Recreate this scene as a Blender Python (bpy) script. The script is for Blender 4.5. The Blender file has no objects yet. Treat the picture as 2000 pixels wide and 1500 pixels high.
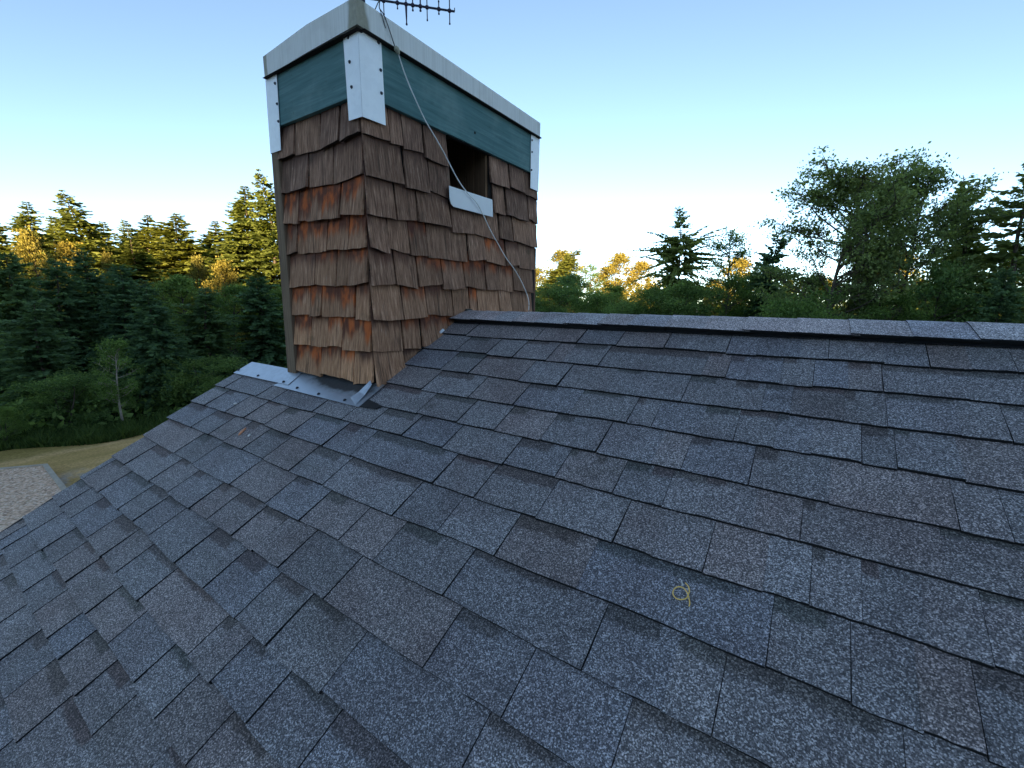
import bpy, bmesh, math, random
import numpy as np
from mathutils import Vector, Matrix

# ------------------------------------------------------------------ camera, world, sun, exposure
scene = bpy.context.scene
COL = scene.collection
FPX = 847.209                                   # focal length in pixels of a 2000 px wide picture
CAM = np.array([1.6427, -1.9494, 0.0565])       # metres; the ridge of the roof is the x axis (y = z = 0)
ROT = np.array([[0.828, 0.5607, 0.0082], [-0.1113, 0.15, 0.9824], [-0.5496, 0.8143, -0.1866]])   # right, up, forward
cam_data = bpy.data.cameras.new('camera')
cam_data.sensor_fit = 'HORIZONTAL'; cam_data.sensor_width = 36.0
cam_data.lens = 36.0 * FPX / 2000.0
cam_data.clip_start = 0.05; cam_data.clip_end = 5000
cam = bpy.data.objects.new('camera', cam_data); COL.objects.link(cam)
_m = Matrix(((ROT[0][0], ROT[1][0], -ROT[2][0]), (ROT[0][1], ROT[1][1], -ROT[2][1]), (ROT[0][2], ROT[1][2], -ROT[2][2])))
_e = _m.to_quaternion(); _e.normalize()
cam.rotation_mode = 'QUATERNION'; cam.rotation_quaternion = _e; cam.location = CAM
scene.camera = cam

SUN_AZ = math.radians(298)      # direction towards the sun, counter-clockwise from +x
SUN_EL = math.radians(7.5)
world = bpy.data.worlds.new('World'); scene.world = world; world.use_nodes = True
wn, wl = world.node_tree.nodes, world.node_tree.links
bg = wn['Background']
sky = wn.new('ShaderNodeTexSky'); sky.sky_type = 'NISHITA'; sky.sun_disc = False
sky.sun_elevation = SUN_EL; sky.sun_rotation = math.pi / 2 - SUN_AZ
sky.altitude = 3000; sky.air_density = 0.6; sky.dust_density = 0.0; sky.ozone_density = 1.8
wb = wn.new('ShaderNodeMix'); wb.data_type = 'RGBA'; wb.blend_type = 'MULTIPLY'; wb.inputs[0].default_value = 1.0
wb.inputs[7].default_value = (1.0, 0.79, 0.57, 1.0)          # white balance of the daylight
wl.new(sky.outputs[0], wb.inputs[6]); wl.new(wb.outputs[2], bg.inputs[0]); bg.inputs[1].default_value = 0.15

sun_data = bpy.data.lights.new('sun', 'SUN'); sun_data.energy = 4.4; sun_data.angle = math.radians(0.5)
sun_data.color = (1.0, 0.75, 0.42)
sun = bpy.data.objects.new('sun', sun_data); COL.objects.link(sun)
_d = Vector((-math.cos(SUN_EL) * math.cos(SUN_AZ), -math.cos(SUN_EL) * math.sin(SUN_AZ), -math.sin(SUN_EL)))
sun.rotation_euler = _d.to_track_quat('-Z', 'Y').to_euler(); sun.location = (0, -30, 30)

vs = scene.view_settings
scene.display_settings.display_device = 'sRGB'
vs.view_transform = 'Standard'; vs.look = 'None'; vs.gamma = 1.0; vs.use_curve_mapping = False
vs.exposure = 2.58

# ------------------------------------------------------------------ picture -> place
S = 0.4861135; CS, SN = math.cos(S), math.sin(S)          # roof pitch
YF, YB, XL = -0.6457, 0.7542, -0.679                       # chimney: front face, back face, left side (right face is x = 0)
GZ = -5.7                                                  # ground level

def ray(X, Y):
    return np.array([(X - 1000) / FPX, -(Y - 750) / FPX, 1.0]) @ ROT
def on_x(X, Y, x=0.0):
    d = ray(X, Y); return CAM + d * (x - CAM[0]) / d[0]
def on_y(X, Y, y=YF):
    d = ray(X, Y); return CAM + d * (y - CAM[1]) / d[1]
def on_z(X, Y, z):
    d = ray(X, Y); return CAM + d * (z - CAM[2]) / d[2]
def on_roof(X, Y):
    n = np.array([0, -SN, CS]); d = ray(X, Y); P = CAM + d * (-(CAM @ n)) / (d @ n)
    return P[0], -P[1] * CS - P[2] * SN
def roof_pt(x, D, h=0.0):
    return (x, -D * CS - h * SN, -D * SN + h * CS)
def at_dist(X, Y, dist):
    d = ray(X, Y); hd = math.hypot(d[0], d[1]); return CAM + d * dist / hd
def y_on_right(X, z):       # on x = 0
    k = (X - 1000) / FPX; r = ROT[0] - k * ROT[2]
    return CAM[1] - (r[0] * (0 - CAM[0]) + r[2] * (z - CAM[2])) / r[1]
def x_on_front(X, z):       # on y = YF
    k = (X - 1000) / FPX; r = ROT[0] - k * ROT[2]
    return CAM[0] - (r[1] * (YF - CAM[1]) + r[2] * (z - CAM[2])) / r[0]

# ------------------------------------------------------------------ helpers
def tag(o, label=None, cat=None, group=None, kind=None):
    if label: o['label'] = label
    if cat: o['category'] = cat
    if group: o['group'] = group
    if kind: o['kind'] = kind
    return o
def empty(name, loc=(0, 0, 0), parent=None):
    o = bpy.data.objects.new(name, None); COL.objects.link(o); o.location = loc
    if parent: o.parent = parent
    return o
def put(name, me, parent=None, loc=(0, 0, 0)):
    o = bpy.data.objects.new(name, me); COL.objects.link(o); o.location = loc
    if parent is not None: o.parent = parent
    return o

class MB:
    """collects polygons; vertices carry float attributes, faces a material slot"""
    def __init__(s): s.v = []; s.f = []; s.m = []; s.uv = []; s.at = []
    def add(s, verts, faces, mi=0, uvs=None, at=(0, 0, 0)):
        b = len(s.v); s.v += [tuple(map(float, p)) for p in verts]
        s.uv += (uvs if uvs is not None else [(0.0, 0.0)] * len(verts))
        s.at += [at] * len(verts)
        for i, f in enumerate(faces):
            s.f.append([b + j for j in f]); s.m.append(mi[i] if isinstance(mi, (list, tuple)) else mi)
    def box(s, lo, hi, mi=0):
        x0, y0, z0 = lo; x1, y1, z1 = hi
        s.add([(x0, y0, z0), (x1, y0, z0), (x1, y1, z0), (x0, y1, z0), (x0, y0, z1), (x1, y0, z1), (x1, y1, z1), (x0, y1, z1)],
              [(0, 3, 2, 1), (4, 5, 6, 7), (0, 1, 5, 4), (1, 2, 6, 5), (2, 3, 7, 6), (3, 0, 4, 7)], mi)
    def hexa(s, a, b, mi=0):           # two quads (4 pts each), joined
        s.add(list(a) + list(b), [(3, 2, 1, 0), (4, 5, 6, 7), (0, 1, 5, 4), (1, 2, 6, 5), (2, 3, 7, 6), (3, 0, 4, 7)], mi)
    def tube(s, pts, rad, n=8, mi=0, cap=True):
        pts = [Vector(p) for p in pts]; rings = []
        rad = rad if isinstance(rad, (list, tuple)) else [rad] * len(pts)
        ref = Vector((0, 0, 1))
        vs_, fs = [], []
        for i, p in enumerate(pts):
            t = (pts[min(i + 1, len(pts) - 1)] - pts[max(i - 1, 0)]).normalized()
            a = t.cross(ref)
            if a.length < 1e-3: a = t.cross(Vector((1, 0, 0)))
            a.normalize(); b = t.cross(a)
            for k in range(n):
                w = 2 * math.pi * k / n
                vs_.append(p + (a * math.cos(w) + b * math.sin(w)) * rad[i])
        for i in range(len(pts) - 1):
            for k in range(n):
                k2 = (k + 1) % n
                fs.append((i * n + k, i * n + k2, (i + 1) * n + k2, (i + 1) * n + k))
        if cap:
            fs.append(tuple(range(n - 1, -1, -1))); fs.append(tuple((len(pts) - 1) * n + k for k in range(n)))
        s.add(vs_, fs, mi)
    def mesh(s, name, mats, off=(0, 0, 0), attrs=False, fix=True):
        me = bpy.data.meshes.new(name)
        me.from_pydata([(p[0] - off[0], p[1] - off[1], p[2] - off[2]) for p in s.v], [], s.f)
        for m in (mats if isinstance(mats, (list, tuple)) else [mats]): me.materials.append(m)
        me.polygons.foreach_set('material_index', s.m)
        if attrs:
            uvl = me.uv_layers.new(name='UVMap')
            li = np.zeros(len(me.loops), dtype=np.int32); me.loops.foreach_get('vertex_index', li)
            uvl.data.foreach_set('uv', np.array(s.uv, dtype=np.float32)[li].ravel())
            A = np.array(s.at, dtype=np.float32)
            for i, nm in enumerate(('rnd', 'tone', 'extra')):
                a = me.attributes.new(nm, 'FLOAT', 'POINT'); a.data.foreach_set('value', np.ascontiguousarray(A[:, i]))
        if fix:
            bm = bmesh.new(); bm.from_mesh(me); bmesh.ops.recalc_face_normals(bm, faces=bm.faces); bm.to_mesh(me); bm.free()
        me.update(); return me
    def build(s, name, mats, parent=None, loc=None, attrs=False, fix=True, bevel=0):
        off = loc if loc is not None else (0, 0, 0)
        me = s.mesh(name, mats, off, attrs, fix)
        if bevel:
            bm = bmesh.new(); bm.from_mesh(me)
            bmesh.ops.bevel(bm, geom=list(bm.edges), offset=bevel, segments=2, affect='EDGES', profile=0.6); bm.to_mesh(me); bm.free()
        return put(name, me, parent, off)

# ------------------------------------------------------------------ materials
class NT:
    def __init__(s, name, rough=0.8, spec=0.3, metal=0.0):
        s.m = bpy.data.materials.new(name); s.m.use_nodes = True
        s.n, s.l = s.m.node_tree.nodes, s.m.node_tree.links
        s.b = s.n['Principled BSDF']; s.out = s.n['Material Output']
        s.b.inputs['Roughness'].default_value = rough; s.b.inputs['Metallic'].default_value = metal
        s.b.inputs['Specular IOR Level'].default_value = spec
    def set(s, sock, v):
        if hasattr(v, 'links') or hasattr(v, 'is_linked'): s.l.new(v, sock)
        else: sock.default_value = v
    def color(s, v): s.set(s.b.inputs['Base Color'], v if not isinstance(v, tuple) else (*v, 1) if len(v) == 3 else v)
    def attr(s, name):
        a = s.n.new('ShaderNodeAttribute'); a.attribute_name = name; return a.outputs['Fac']
    def uv(s):
        a = s.n.new('ShaderNodeUVMap'); a.uv_map = 'UVMap'; return a.outputs[0]
    def obj(s): return s.n.new('ShaderNodeTexCoord').outputs['Object']
    def pos(s): return s.n.new('ShaderNodeNewGeometry').outputs['Position']
    def orand(s): return s.n.new('ShaderNodeObjectInfo').outputs['Random']
    def map(s, vec, scale=(1, 1, 1), loc=(0, 0, 0)):
        a = s.n.new('ShaderNodeMapping'); s.l.new(vec, a.inputs[0])
        a.inputs['Scale'].default_value = scale; a.inputs['Location'].default_value = loc; return a.outputs[0]
    def noise(s, vec, scale, detail=2, rough=0.5, dist=0.0, col=False):
        a = s.n.new('ShaderNodeTexNoise'); s.l.new(vec, a.inputs['Vector'])
        a.inputs['Scale'].default_value = scale; a.inputs['Detail'].default_value = detail
        a.inputs['Roughness'].default_value = rough; a.inputs['Distortion'].default_value = dist
        return a.outputs[1 if col else 0]
    def voro(s, vec, scale, out='Color', rnd=1.0):
        a = s.n.new('ShaderNodeTexVoronoi'); s.l.new(vec, a.inputs['Vector']); a.inputs['Scale'].default_value = scale
        a.inputs['Randomness'].default_value = rnd; return a.outputs[out]
    def ramp(s, fac, stops, interp='LINEAR'):
        a = s.n.new('ShaderNodeValToRGB'); s.l.new(fac, a.inputs[0]); r = a.color_ramp; r.interpolation = interp
        while len(r.elements) > 1: r.elements.remove(r.elements[-1])
        for i, (p, c) in enumerate(stops):
            e = r.elements[0] if i == 0 else r.elements.new(p)
            e.position = p
            if not isinstance(c, tuple): c = (c, c, c)
            e.color = (*c, 1)
        return a.outputs[0]
    def mix(s, fac, a, b, mode='MIX'):
        n = s.n.new('ShaderNodeMix'); n.data_type = 'RGBA'; n.blend_type = mode; n.clamp_factor = True
        s.set(n.inputs[0], fac)
        for sock, v in ((n.inputs[6], a), (n.inputs[7], b)):
            if isinstance(v, tuple): sock.default_value = (*v, 1) if len(v) == 3 else v
            elif isinstance(v, (int, float)): sock.default_value = (v, v, v, 1)
            else: s.l.new(v, sock)
        return n.outputs[2]
    def math(s, op, a, b=0.0, c=0.0, clamp=False):
        n = s.n.new('ShaderNodeMath'); n.operation = op; n.use_clamp = clamp
        for i, v in enumerate((a, b, c)): s.set(n.inputs[i], v)
        return n.outputs[0]
    def mrange(s, v, a, b, c=0.0, d=1.0, smooth=True):
        n = s.n.new('ShaderNodeMapRange'); n.interpolation_type = 'SMOOTHSTEP' if smooth else 'LINEAR'
        s.set(n.inputs[0], v)
        for i, x in enumerate((a, b, c, d)): s.set(n.inputs[i + 1], x)
        return n.outputs[0]
    def sep(s, v):
        n = s.n.new('ShaderNodeSeparateXYZ'); s.l.new(v, n.inputs[0]); return n.outputs
    def bump(s, h, strength=0.3, dist=0.01):
        n = s.n.new('ShaderNodeBump'); s.l.new(h, n.inputs['Height']); n.inputs['Strength'].default_value = strength
        n.inputs['Distance'].default_value = dist; s.l.new(n.outputs[0], s.b.inputs['Normal'])

def mat_plain(name, c, rough=0.7, metal=0.0, spec=0.3, var=0.25, scale=14.0):
    t = NT(name, rough, spec, metal); p = t.obj()
    n = t.noise(p, scale, 5, 0.6)
    f = t.mrange(n, 0.3, 0.7, 1 - var, 1 + var, False)
    t.color(t.mix(1.0, c, t.mix(1.0, (1, 1, 1), f, 'MULTIPLY'), 'MULTIPLY')); return t.m

def mat_shingle(name, band=True, lift=1.0):
    t = NT(name, 0.72, 0.45); p = t.pos(); uv = t.uv(); rnd = t.attr('rnd'); tone = t.attr('tone')
    g1 = t.sep(t.voro(p, 440, 'Color'))[0]                      # stone granules
    g2 = t.noise(p, 300, 2, 0.6)
    gran = t.math('ADD', t.math('MULTIPLY', g1, 0.58), t.math('ADD', t.math('MULTIPLY', g2, 0.86), -0.075))
    c = t.ramp(gran, [(0.0, (0.022, 0.023, 0.026)), (0.44, (0.054, 0.054, 0.059)), (0.62, (0.098, 0.098, 0.108)), (0.80, (0.192, 0.193, 0.210)), (0.98, (0.46, 0.47, 0.50))])
    big = t.noise(p, 5.5, 3, 0.55)
    c = t.mix(t.mrange(big, 0.42, 0.68), c, t.mix(1.0, c, (0.84, 0.80, 0.80), 'MULTIPLY'))
    worn = t.noise(t.map(p, (2.2, 7.0, 7.0)), 1.0, 4, 0.62)
    c = t.mix(t.mrange(worn, 0.56, 0.72, 0, 0.6), c, t.mix(1.0, c, (0.70, 0.70, 0.66), 'MULTIPLY'))
    c = t.mix(t.mrange(worn, 0.42, 0.30, 0, 0.5), c, t.mix(1.0, c, (1.18, 1.17, 1.18), 'MULTIPLY'))
    c = t.mix(1.0, c, t.mrange(tone, 0, 1, 1.0 * lift, 1.48 * lift, False), 'MULTIPLY')
    # blends of granule colour from tab to tab: bluish, brownish, olive
    hue = t.ramp(rnd, [(0.0, (1.04, 0.98, 0.98)), (0.22, (1.01, 0.985, 1.0)), (0.4, (0.95, 1.0, 1.06)), (0.7, (0.97, 1.0, 1.04)), (1.0, (0.91, 0.99, 1.12))])
    c = t.mix(1.0, c, hue, 'MULTIPLY')
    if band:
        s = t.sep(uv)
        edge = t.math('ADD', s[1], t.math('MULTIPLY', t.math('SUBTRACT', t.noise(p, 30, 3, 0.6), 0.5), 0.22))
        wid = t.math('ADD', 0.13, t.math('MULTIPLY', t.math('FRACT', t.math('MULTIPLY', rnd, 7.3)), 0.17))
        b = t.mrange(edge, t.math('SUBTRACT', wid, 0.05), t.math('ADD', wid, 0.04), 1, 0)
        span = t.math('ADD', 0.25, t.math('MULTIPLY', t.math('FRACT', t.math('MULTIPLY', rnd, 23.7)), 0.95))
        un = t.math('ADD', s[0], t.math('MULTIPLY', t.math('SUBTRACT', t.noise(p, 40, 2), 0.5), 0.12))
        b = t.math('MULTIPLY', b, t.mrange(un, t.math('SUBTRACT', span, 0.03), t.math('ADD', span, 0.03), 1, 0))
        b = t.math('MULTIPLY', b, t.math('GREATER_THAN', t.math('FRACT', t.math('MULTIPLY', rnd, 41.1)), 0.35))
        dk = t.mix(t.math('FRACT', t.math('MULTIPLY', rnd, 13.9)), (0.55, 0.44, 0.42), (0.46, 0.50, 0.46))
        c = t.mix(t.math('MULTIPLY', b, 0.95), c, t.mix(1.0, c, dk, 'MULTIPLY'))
    c = t.mix(1.0, c, (1.17, 1.0, 0.88), 'MULTIPLY')
    t.color(c); t.bump(gran, 0.4, 0.003); return t.m

def mat_shake():
    t = NT('weathered_cedar', 0.85, 0.25); uv = t.uv(); rnd = t.attr('rnd'); tone = t.attr('tone'); red = t.attr('extra')
    s = t.sep(uv)                                                # u metres (+offset), v 0 at top of exposure .. 1 at butt
    com = t.n.new('ShaderNodeCombineXYZ'); t.l.new(s[0], com.inputs[0]); t.l.new(s[1], com.inputs[1]); t.set(com.inputs[2], t.math('MULTIPLY', rnd, 9.0))
    gv = com.outputs[0]
    fine = t.noise(t.map(gv, (150, 1.6, 1)), 1.0, 5, 0.72)
    mid = t.noise(t.map(gv, (48, 0.9, 1)), 1.0, 4, 0.65)
    crack = t.noise(t.map(gv, (85, 0.55, 1)), 1.0, 2, 0.5, 0.3)
    base_lo = t.ramp(fine, [(0.28, (0.046, 0.030, 0.024)), (0.5, (0.150, 0.096, 0.074)), (0.72, (0.34, 0.245, 0.195))])
    base_hi = t.ramp(fine, [(0.28, (0.17, 0.085, 0.045)), (0.5, (0.43, 0.255, 0.145)), (0.74, (0.68, 0.45, 0.29))])
    c = t.mix(tone, base_lo, base_hi)
    c = t.mix(t.mrange(mid, 0.56, 0.74, 0, 0.7), c, (0.070, 0.048, 0.040))
    c = t.mix(t.mrange(mid, 0.36, 0.22, 0, 0.45), c, (0.30, 0.27, 0.24))         # silvered streaks
    c = t.mix(t.mrange(crack, 0.60, 0.70, 0, 0.6), c, (0.034, 0.023, 0.018))
    c = t.mix(t.math('MULTIPLY', t.mrange(fine, 0.60, 0.75), t.mrange(t.noise(t.map(gv, (7, 1.5, 1)), 1.0, 3), 0.52, 0.66, 0, 0.75)), c, (0.62, 0.57, 0.53))
    c = t.mix(1.0, c, t.mrange(rnd, 0, 1, 0.80, 1.38, False), 'MULTIPLY')
    drip = t.math('ADD', t.math('MULTIPLY', t.noise(t.map(gv, (30, 0.25, 1)), 1.0, 4, 0.65), 0.55), t.math('MULTIPLY', t.noise(t.map(gv, (9, 0.2, 1)), 1.0, 1), 0.5))
    lim = t.math('MULTIPLY', t.math('SUBTRACT', drip, 0.27), t.math('MULTIPLY', red, 2.4))
    m = t.mrange(s[1], t.math('SUBTRACT', lim, 0.30), t.math('ADD', lim, 0.16), 1, 0)
    m = t.math('MULTIPLY', m, t.mrange(red, 0.0, 0.12))
    stain = t.mix(t.mrange(t.noise(t.map(gv, (22, 1.6, 1)), 1.0, 3), 0.42, 0.66), (0.095, 0.030, 0.018), (0.46, 0.115, 0.024))
    stain = t.mix(t.mrange(red, 0.45, 0.75), (0.062, 0.034, 0.030), stain)
    c = t.mix(t.math('MULTIPLY', m, 0.9), c, stain)
    knots = t.noise(t.map(gv, (9, 2.0, 1)), 1.0, 2)
    c = t.mix(t.mrange(knots, 0.66, 0.78, 0, 0.4), c, (0.05, 0.055, 0.035))
    c = t.mix(1.0, c, (1.18, 0.97, 0.84), 'MULTIPLY')
    t.color(c); t.bump(fine, 0.9, 0.006); return t.m

def mat_wood(name, c0, c1, sc=(120, 120, 2.5)):
    t = NT(name, 0.8, 0.25); p = t.obj()
    n = t.noise(t.map(p, sc), 1.0, 4, 0.65); m2 = t.noise(p, 6, 3)
    c = t.ramp(n, [(0.25, c0), (0.75, c1)]); c = t.mix(t.mrange(m2, 0.4, 0.7, 0, 0.35), c, c0)
    t.color(c); t.bump(n, 0.4, 0.003); return t.m

def mat_board():
    t = NT('green_painted_board', 0.72, 0.3); p = t.obj()
    g = t.noise(t.map(p, (3.0, 3.0, 70)), 1.0, 4, 0.6, 0.4); b = t.noise(p, 3.0, 4, 0.6); f = t.noise(p, 45, 3, 0.6)
    c = t.ramp(g, [(0.3, (0.052, 0.125, 0.128)), (0.55, (0.082, 0.180, 0.182)), (0.8, (0.140, 0.250, 0.245))])
    c = t.mix(t.mrange(b, 0.5, 0.72, 0, 0.55), c, (0.19, 0.29, 0.275))
    c = t.mix(t.mrange(b, 0.42, 0.25, 0, 0.6), c, (0.040, 0.100, 0.115))
    c = t.mix(t.mrange(f, 0.62, 0.8, 0, 0.4), c, (0.03, 0.05, 0.03))
    t.color(c); t.bump(g, 0.35, 0.003); return t.m

def mat_cap():
    t = NT('weathered_cap_metal', 0.62, 0.35); p = t.obj()
    st = t.noise(t.map(p, (85, 85, 1.6)), 1.0, 3, 0.6); b = t.noise(p, 5, 4, 0.6)
    c = t.ramp(st, [(0.2, (0.60, 0.575, 0.54)), (0.5, (0.72, 0.70, 0.665)), (0.8, (0.79, 0.775, 0.745))])
    c = t.mix(t.mrange(b, 0.48, 0.75, 0, 0.5), c, (0.52, 0.49, 0.44))
    s = t.sep(p)
    # lichen and rust run down the mitred corners
    def corner(x, y, r):
        dx = t.math('SUBTRACT', s[0], x); dy = t.math('SUBTRACT', s[1], y)
        d = t.math('SQRT', t.math('ADD', t.math('MULTIPLY', dx, dx), t.math('MULTIPLY', dy, dy)))
        d = t.math('ADD', d, t.math('MULTIPLY', t.math('SUBTRACT', t.noise(t.map(p, (9, 9, 5)), 1.0, 3), 0.5), r * 1.3))
        return t.mrange(d, r * 0.75, r * 1.1, 1, 0)
    grime = t.mix(t.noise(p, 60, 4, 0.7), (0.14, 0.13, 0.085), (0.42, 0.37, 0.26))
    c = t.mix(t.math('MULTIPLY', corner(0.045, -0.695, 0.055), 0.9), c, grime)
    c = t.mix(t.math('MULTIPLY', corner(-0.655, -0.695, 0.035), 0.85), c, grime)
    t.color(c); return t.m

def mat_metal(name, c, rough, metal=0.9, var=0.12):
    t = NT(name, rough, 0.5, metal); p = t.obj()
    sp = t.voro(p, 55, 'Color'); n = t.noise(p, 9, 4, 0.6)
    f = t.math('ADD', t.math('MULTIPLY', t.sep(sp)[0], var), t.mrange(n, 0.3, 0.7, 1 - var * 1.6, 1.0 + var * 0.3, False))
    t.color(t.mix(1.0, c, t.mix(1.0, (1, 1, 1), f, 'MULTIPLY'), 'MULTIPLY'))
    t.set(t.b.inputs['Roughness'], t.mrange(n, 0.3, 0.7, rough - 0.06, rough + 0.1, False)); return t.m

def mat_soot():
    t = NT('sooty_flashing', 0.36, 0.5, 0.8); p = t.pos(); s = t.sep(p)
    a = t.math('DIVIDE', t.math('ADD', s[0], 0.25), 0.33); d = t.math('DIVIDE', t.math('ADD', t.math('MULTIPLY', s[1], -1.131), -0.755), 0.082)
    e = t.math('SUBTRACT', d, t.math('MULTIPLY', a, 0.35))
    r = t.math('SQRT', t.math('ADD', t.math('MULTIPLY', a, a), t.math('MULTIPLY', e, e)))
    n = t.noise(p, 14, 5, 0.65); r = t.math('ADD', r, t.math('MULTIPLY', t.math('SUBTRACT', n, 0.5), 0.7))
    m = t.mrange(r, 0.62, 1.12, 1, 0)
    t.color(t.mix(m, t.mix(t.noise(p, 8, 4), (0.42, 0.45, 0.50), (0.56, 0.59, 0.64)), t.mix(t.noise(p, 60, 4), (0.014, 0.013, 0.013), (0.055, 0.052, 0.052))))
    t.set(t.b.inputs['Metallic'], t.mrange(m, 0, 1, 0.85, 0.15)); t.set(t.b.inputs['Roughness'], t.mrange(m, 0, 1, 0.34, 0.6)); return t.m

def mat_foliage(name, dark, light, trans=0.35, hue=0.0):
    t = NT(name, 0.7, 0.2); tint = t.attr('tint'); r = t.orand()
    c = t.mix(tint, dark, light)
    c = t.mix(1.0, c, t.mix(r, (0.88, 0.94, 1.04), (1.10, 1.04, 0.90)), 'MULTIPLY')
    t.color(c)
    tr = t.n.new('ShaderNodeBsdfTranslucent'); t.l.new(t.mix(1.0, c, (1.25, 1.2, 0.6), 'MULTIPLY'), tr.inputs[0])
    mx = t.n.new('ShaderNodeMixShader'); mx.inputs[0].default_value = trans
    t.l.new(t.b.outputs[0], mx.inputs[1]); t.l.new(tr.outputs[0], mx.inputs[2]); t.l.new(mx.outputs[0], t.out.inputs[0])
    return t.m

def mat_bark(name, a, b):
    t = NT(name, 0.9, 0.2); p = t.obj()
    n = t.noise(t.map(p, (9, 9, 2)), 1.0, 4, 0.6); t.color(t.ramp(n, [(0.3, a), (0.7, b)])); return t.m

def mat_ground():
    t = NT('forest_floor', 0.95, 0.1); p = t.pos()
    n = t.noise(p, 0.6, 5, 0.6); m2 = t.noise(p, 7, 4, 0.6)
    c = t.ramp(n, [(0.3, (0.020, 0.030, 0.014)), (0.6, (0.035, 0.050, 0.018)), (0.8, (0.07, 0.075, 0.03))])
    t.color(t.mix(t.mrange(m2, 0.3, 0.7), c, t.mix(1.0, c, (0.6, 0.6, 0.55), 'MULTIPLY'))); return t.m
def mat_lawn():
    t = NT('dry_lawn', 0.95, 0.1); p = t.pos()
    n = t.noise(t.map(p, (0.55, 0.10, 1)), 1.0, 5, 0.62); n2 = t.noise(p, 1.3, 5, 0.65); f = t.noise(p, 14, 4, 0.7)
    x = t.sep(p)[0]
    c = t.ramp(n, [(0.3, (0.20, 0.17, 0.060)), (0.48, (0.37, 0.27, 0.115)), (0.62, (0.50, 0.36, 0.19)), (0.8, (0.54, 0.40, 0.24))])
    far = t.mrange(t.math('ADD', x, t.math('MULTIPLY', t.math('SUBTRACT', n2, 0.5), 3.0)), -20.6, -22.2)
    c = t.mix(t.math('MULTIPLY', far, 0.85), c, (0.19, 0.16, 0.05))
    c = t.mix(t.mrange(n2, 0.62, 0.72, 0, 0.5), c, (0.10, 0.11, 0.035))
    near = t.mrange(x, -18.9, -17.6)
    c = t.mix(t.math('MULTIPLY', near, t.mrange(n2, 0.40, 0.6)), c, (0.30, 0.29, 0.28))
    c = t.mix(1.0, c, t.mrange(f, 0.25, 0.75, 0.6, 1.35, False), 'MULTIPLY')
    t.color(t.mix(1.0, c, (1.35, 1.15, 0.98), 'MULTIPLY')); t.bump(f, 0.5, 0.03); return t.m
def mat_gravel():
    t = NT('pea_gravel', 0.95, 0.15); p = t.pos()
    v = t.sep(t.voro(p, 22, 'Color'))[0]; n = t.noise(p, 0.8, 4, 0.6); n3 = t.noise(p, 9, 4, 0.7)
    c = t.ramp(v, [(0.0, (0.40, 0.23, 0.155)), (0.4, (0.70, 0.45, 0.30)), (0.75, (0.80, 0.54, 0.38)), (1.0, (0.85, 0.66, 0.51))])
    c = t.mix(1.0, c, t.mrange(n3, 0.3, 0.7, 0.72, 1.2, False), 'MULTIPLY')
    c = t.mix(t.mrange(n, 0.55, 0.72, 0, 0.5), c, (0.33, 0.27, 0.15))
    t.color(c); t.bump(v, 0.8, 0.03); return t.m

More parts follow.
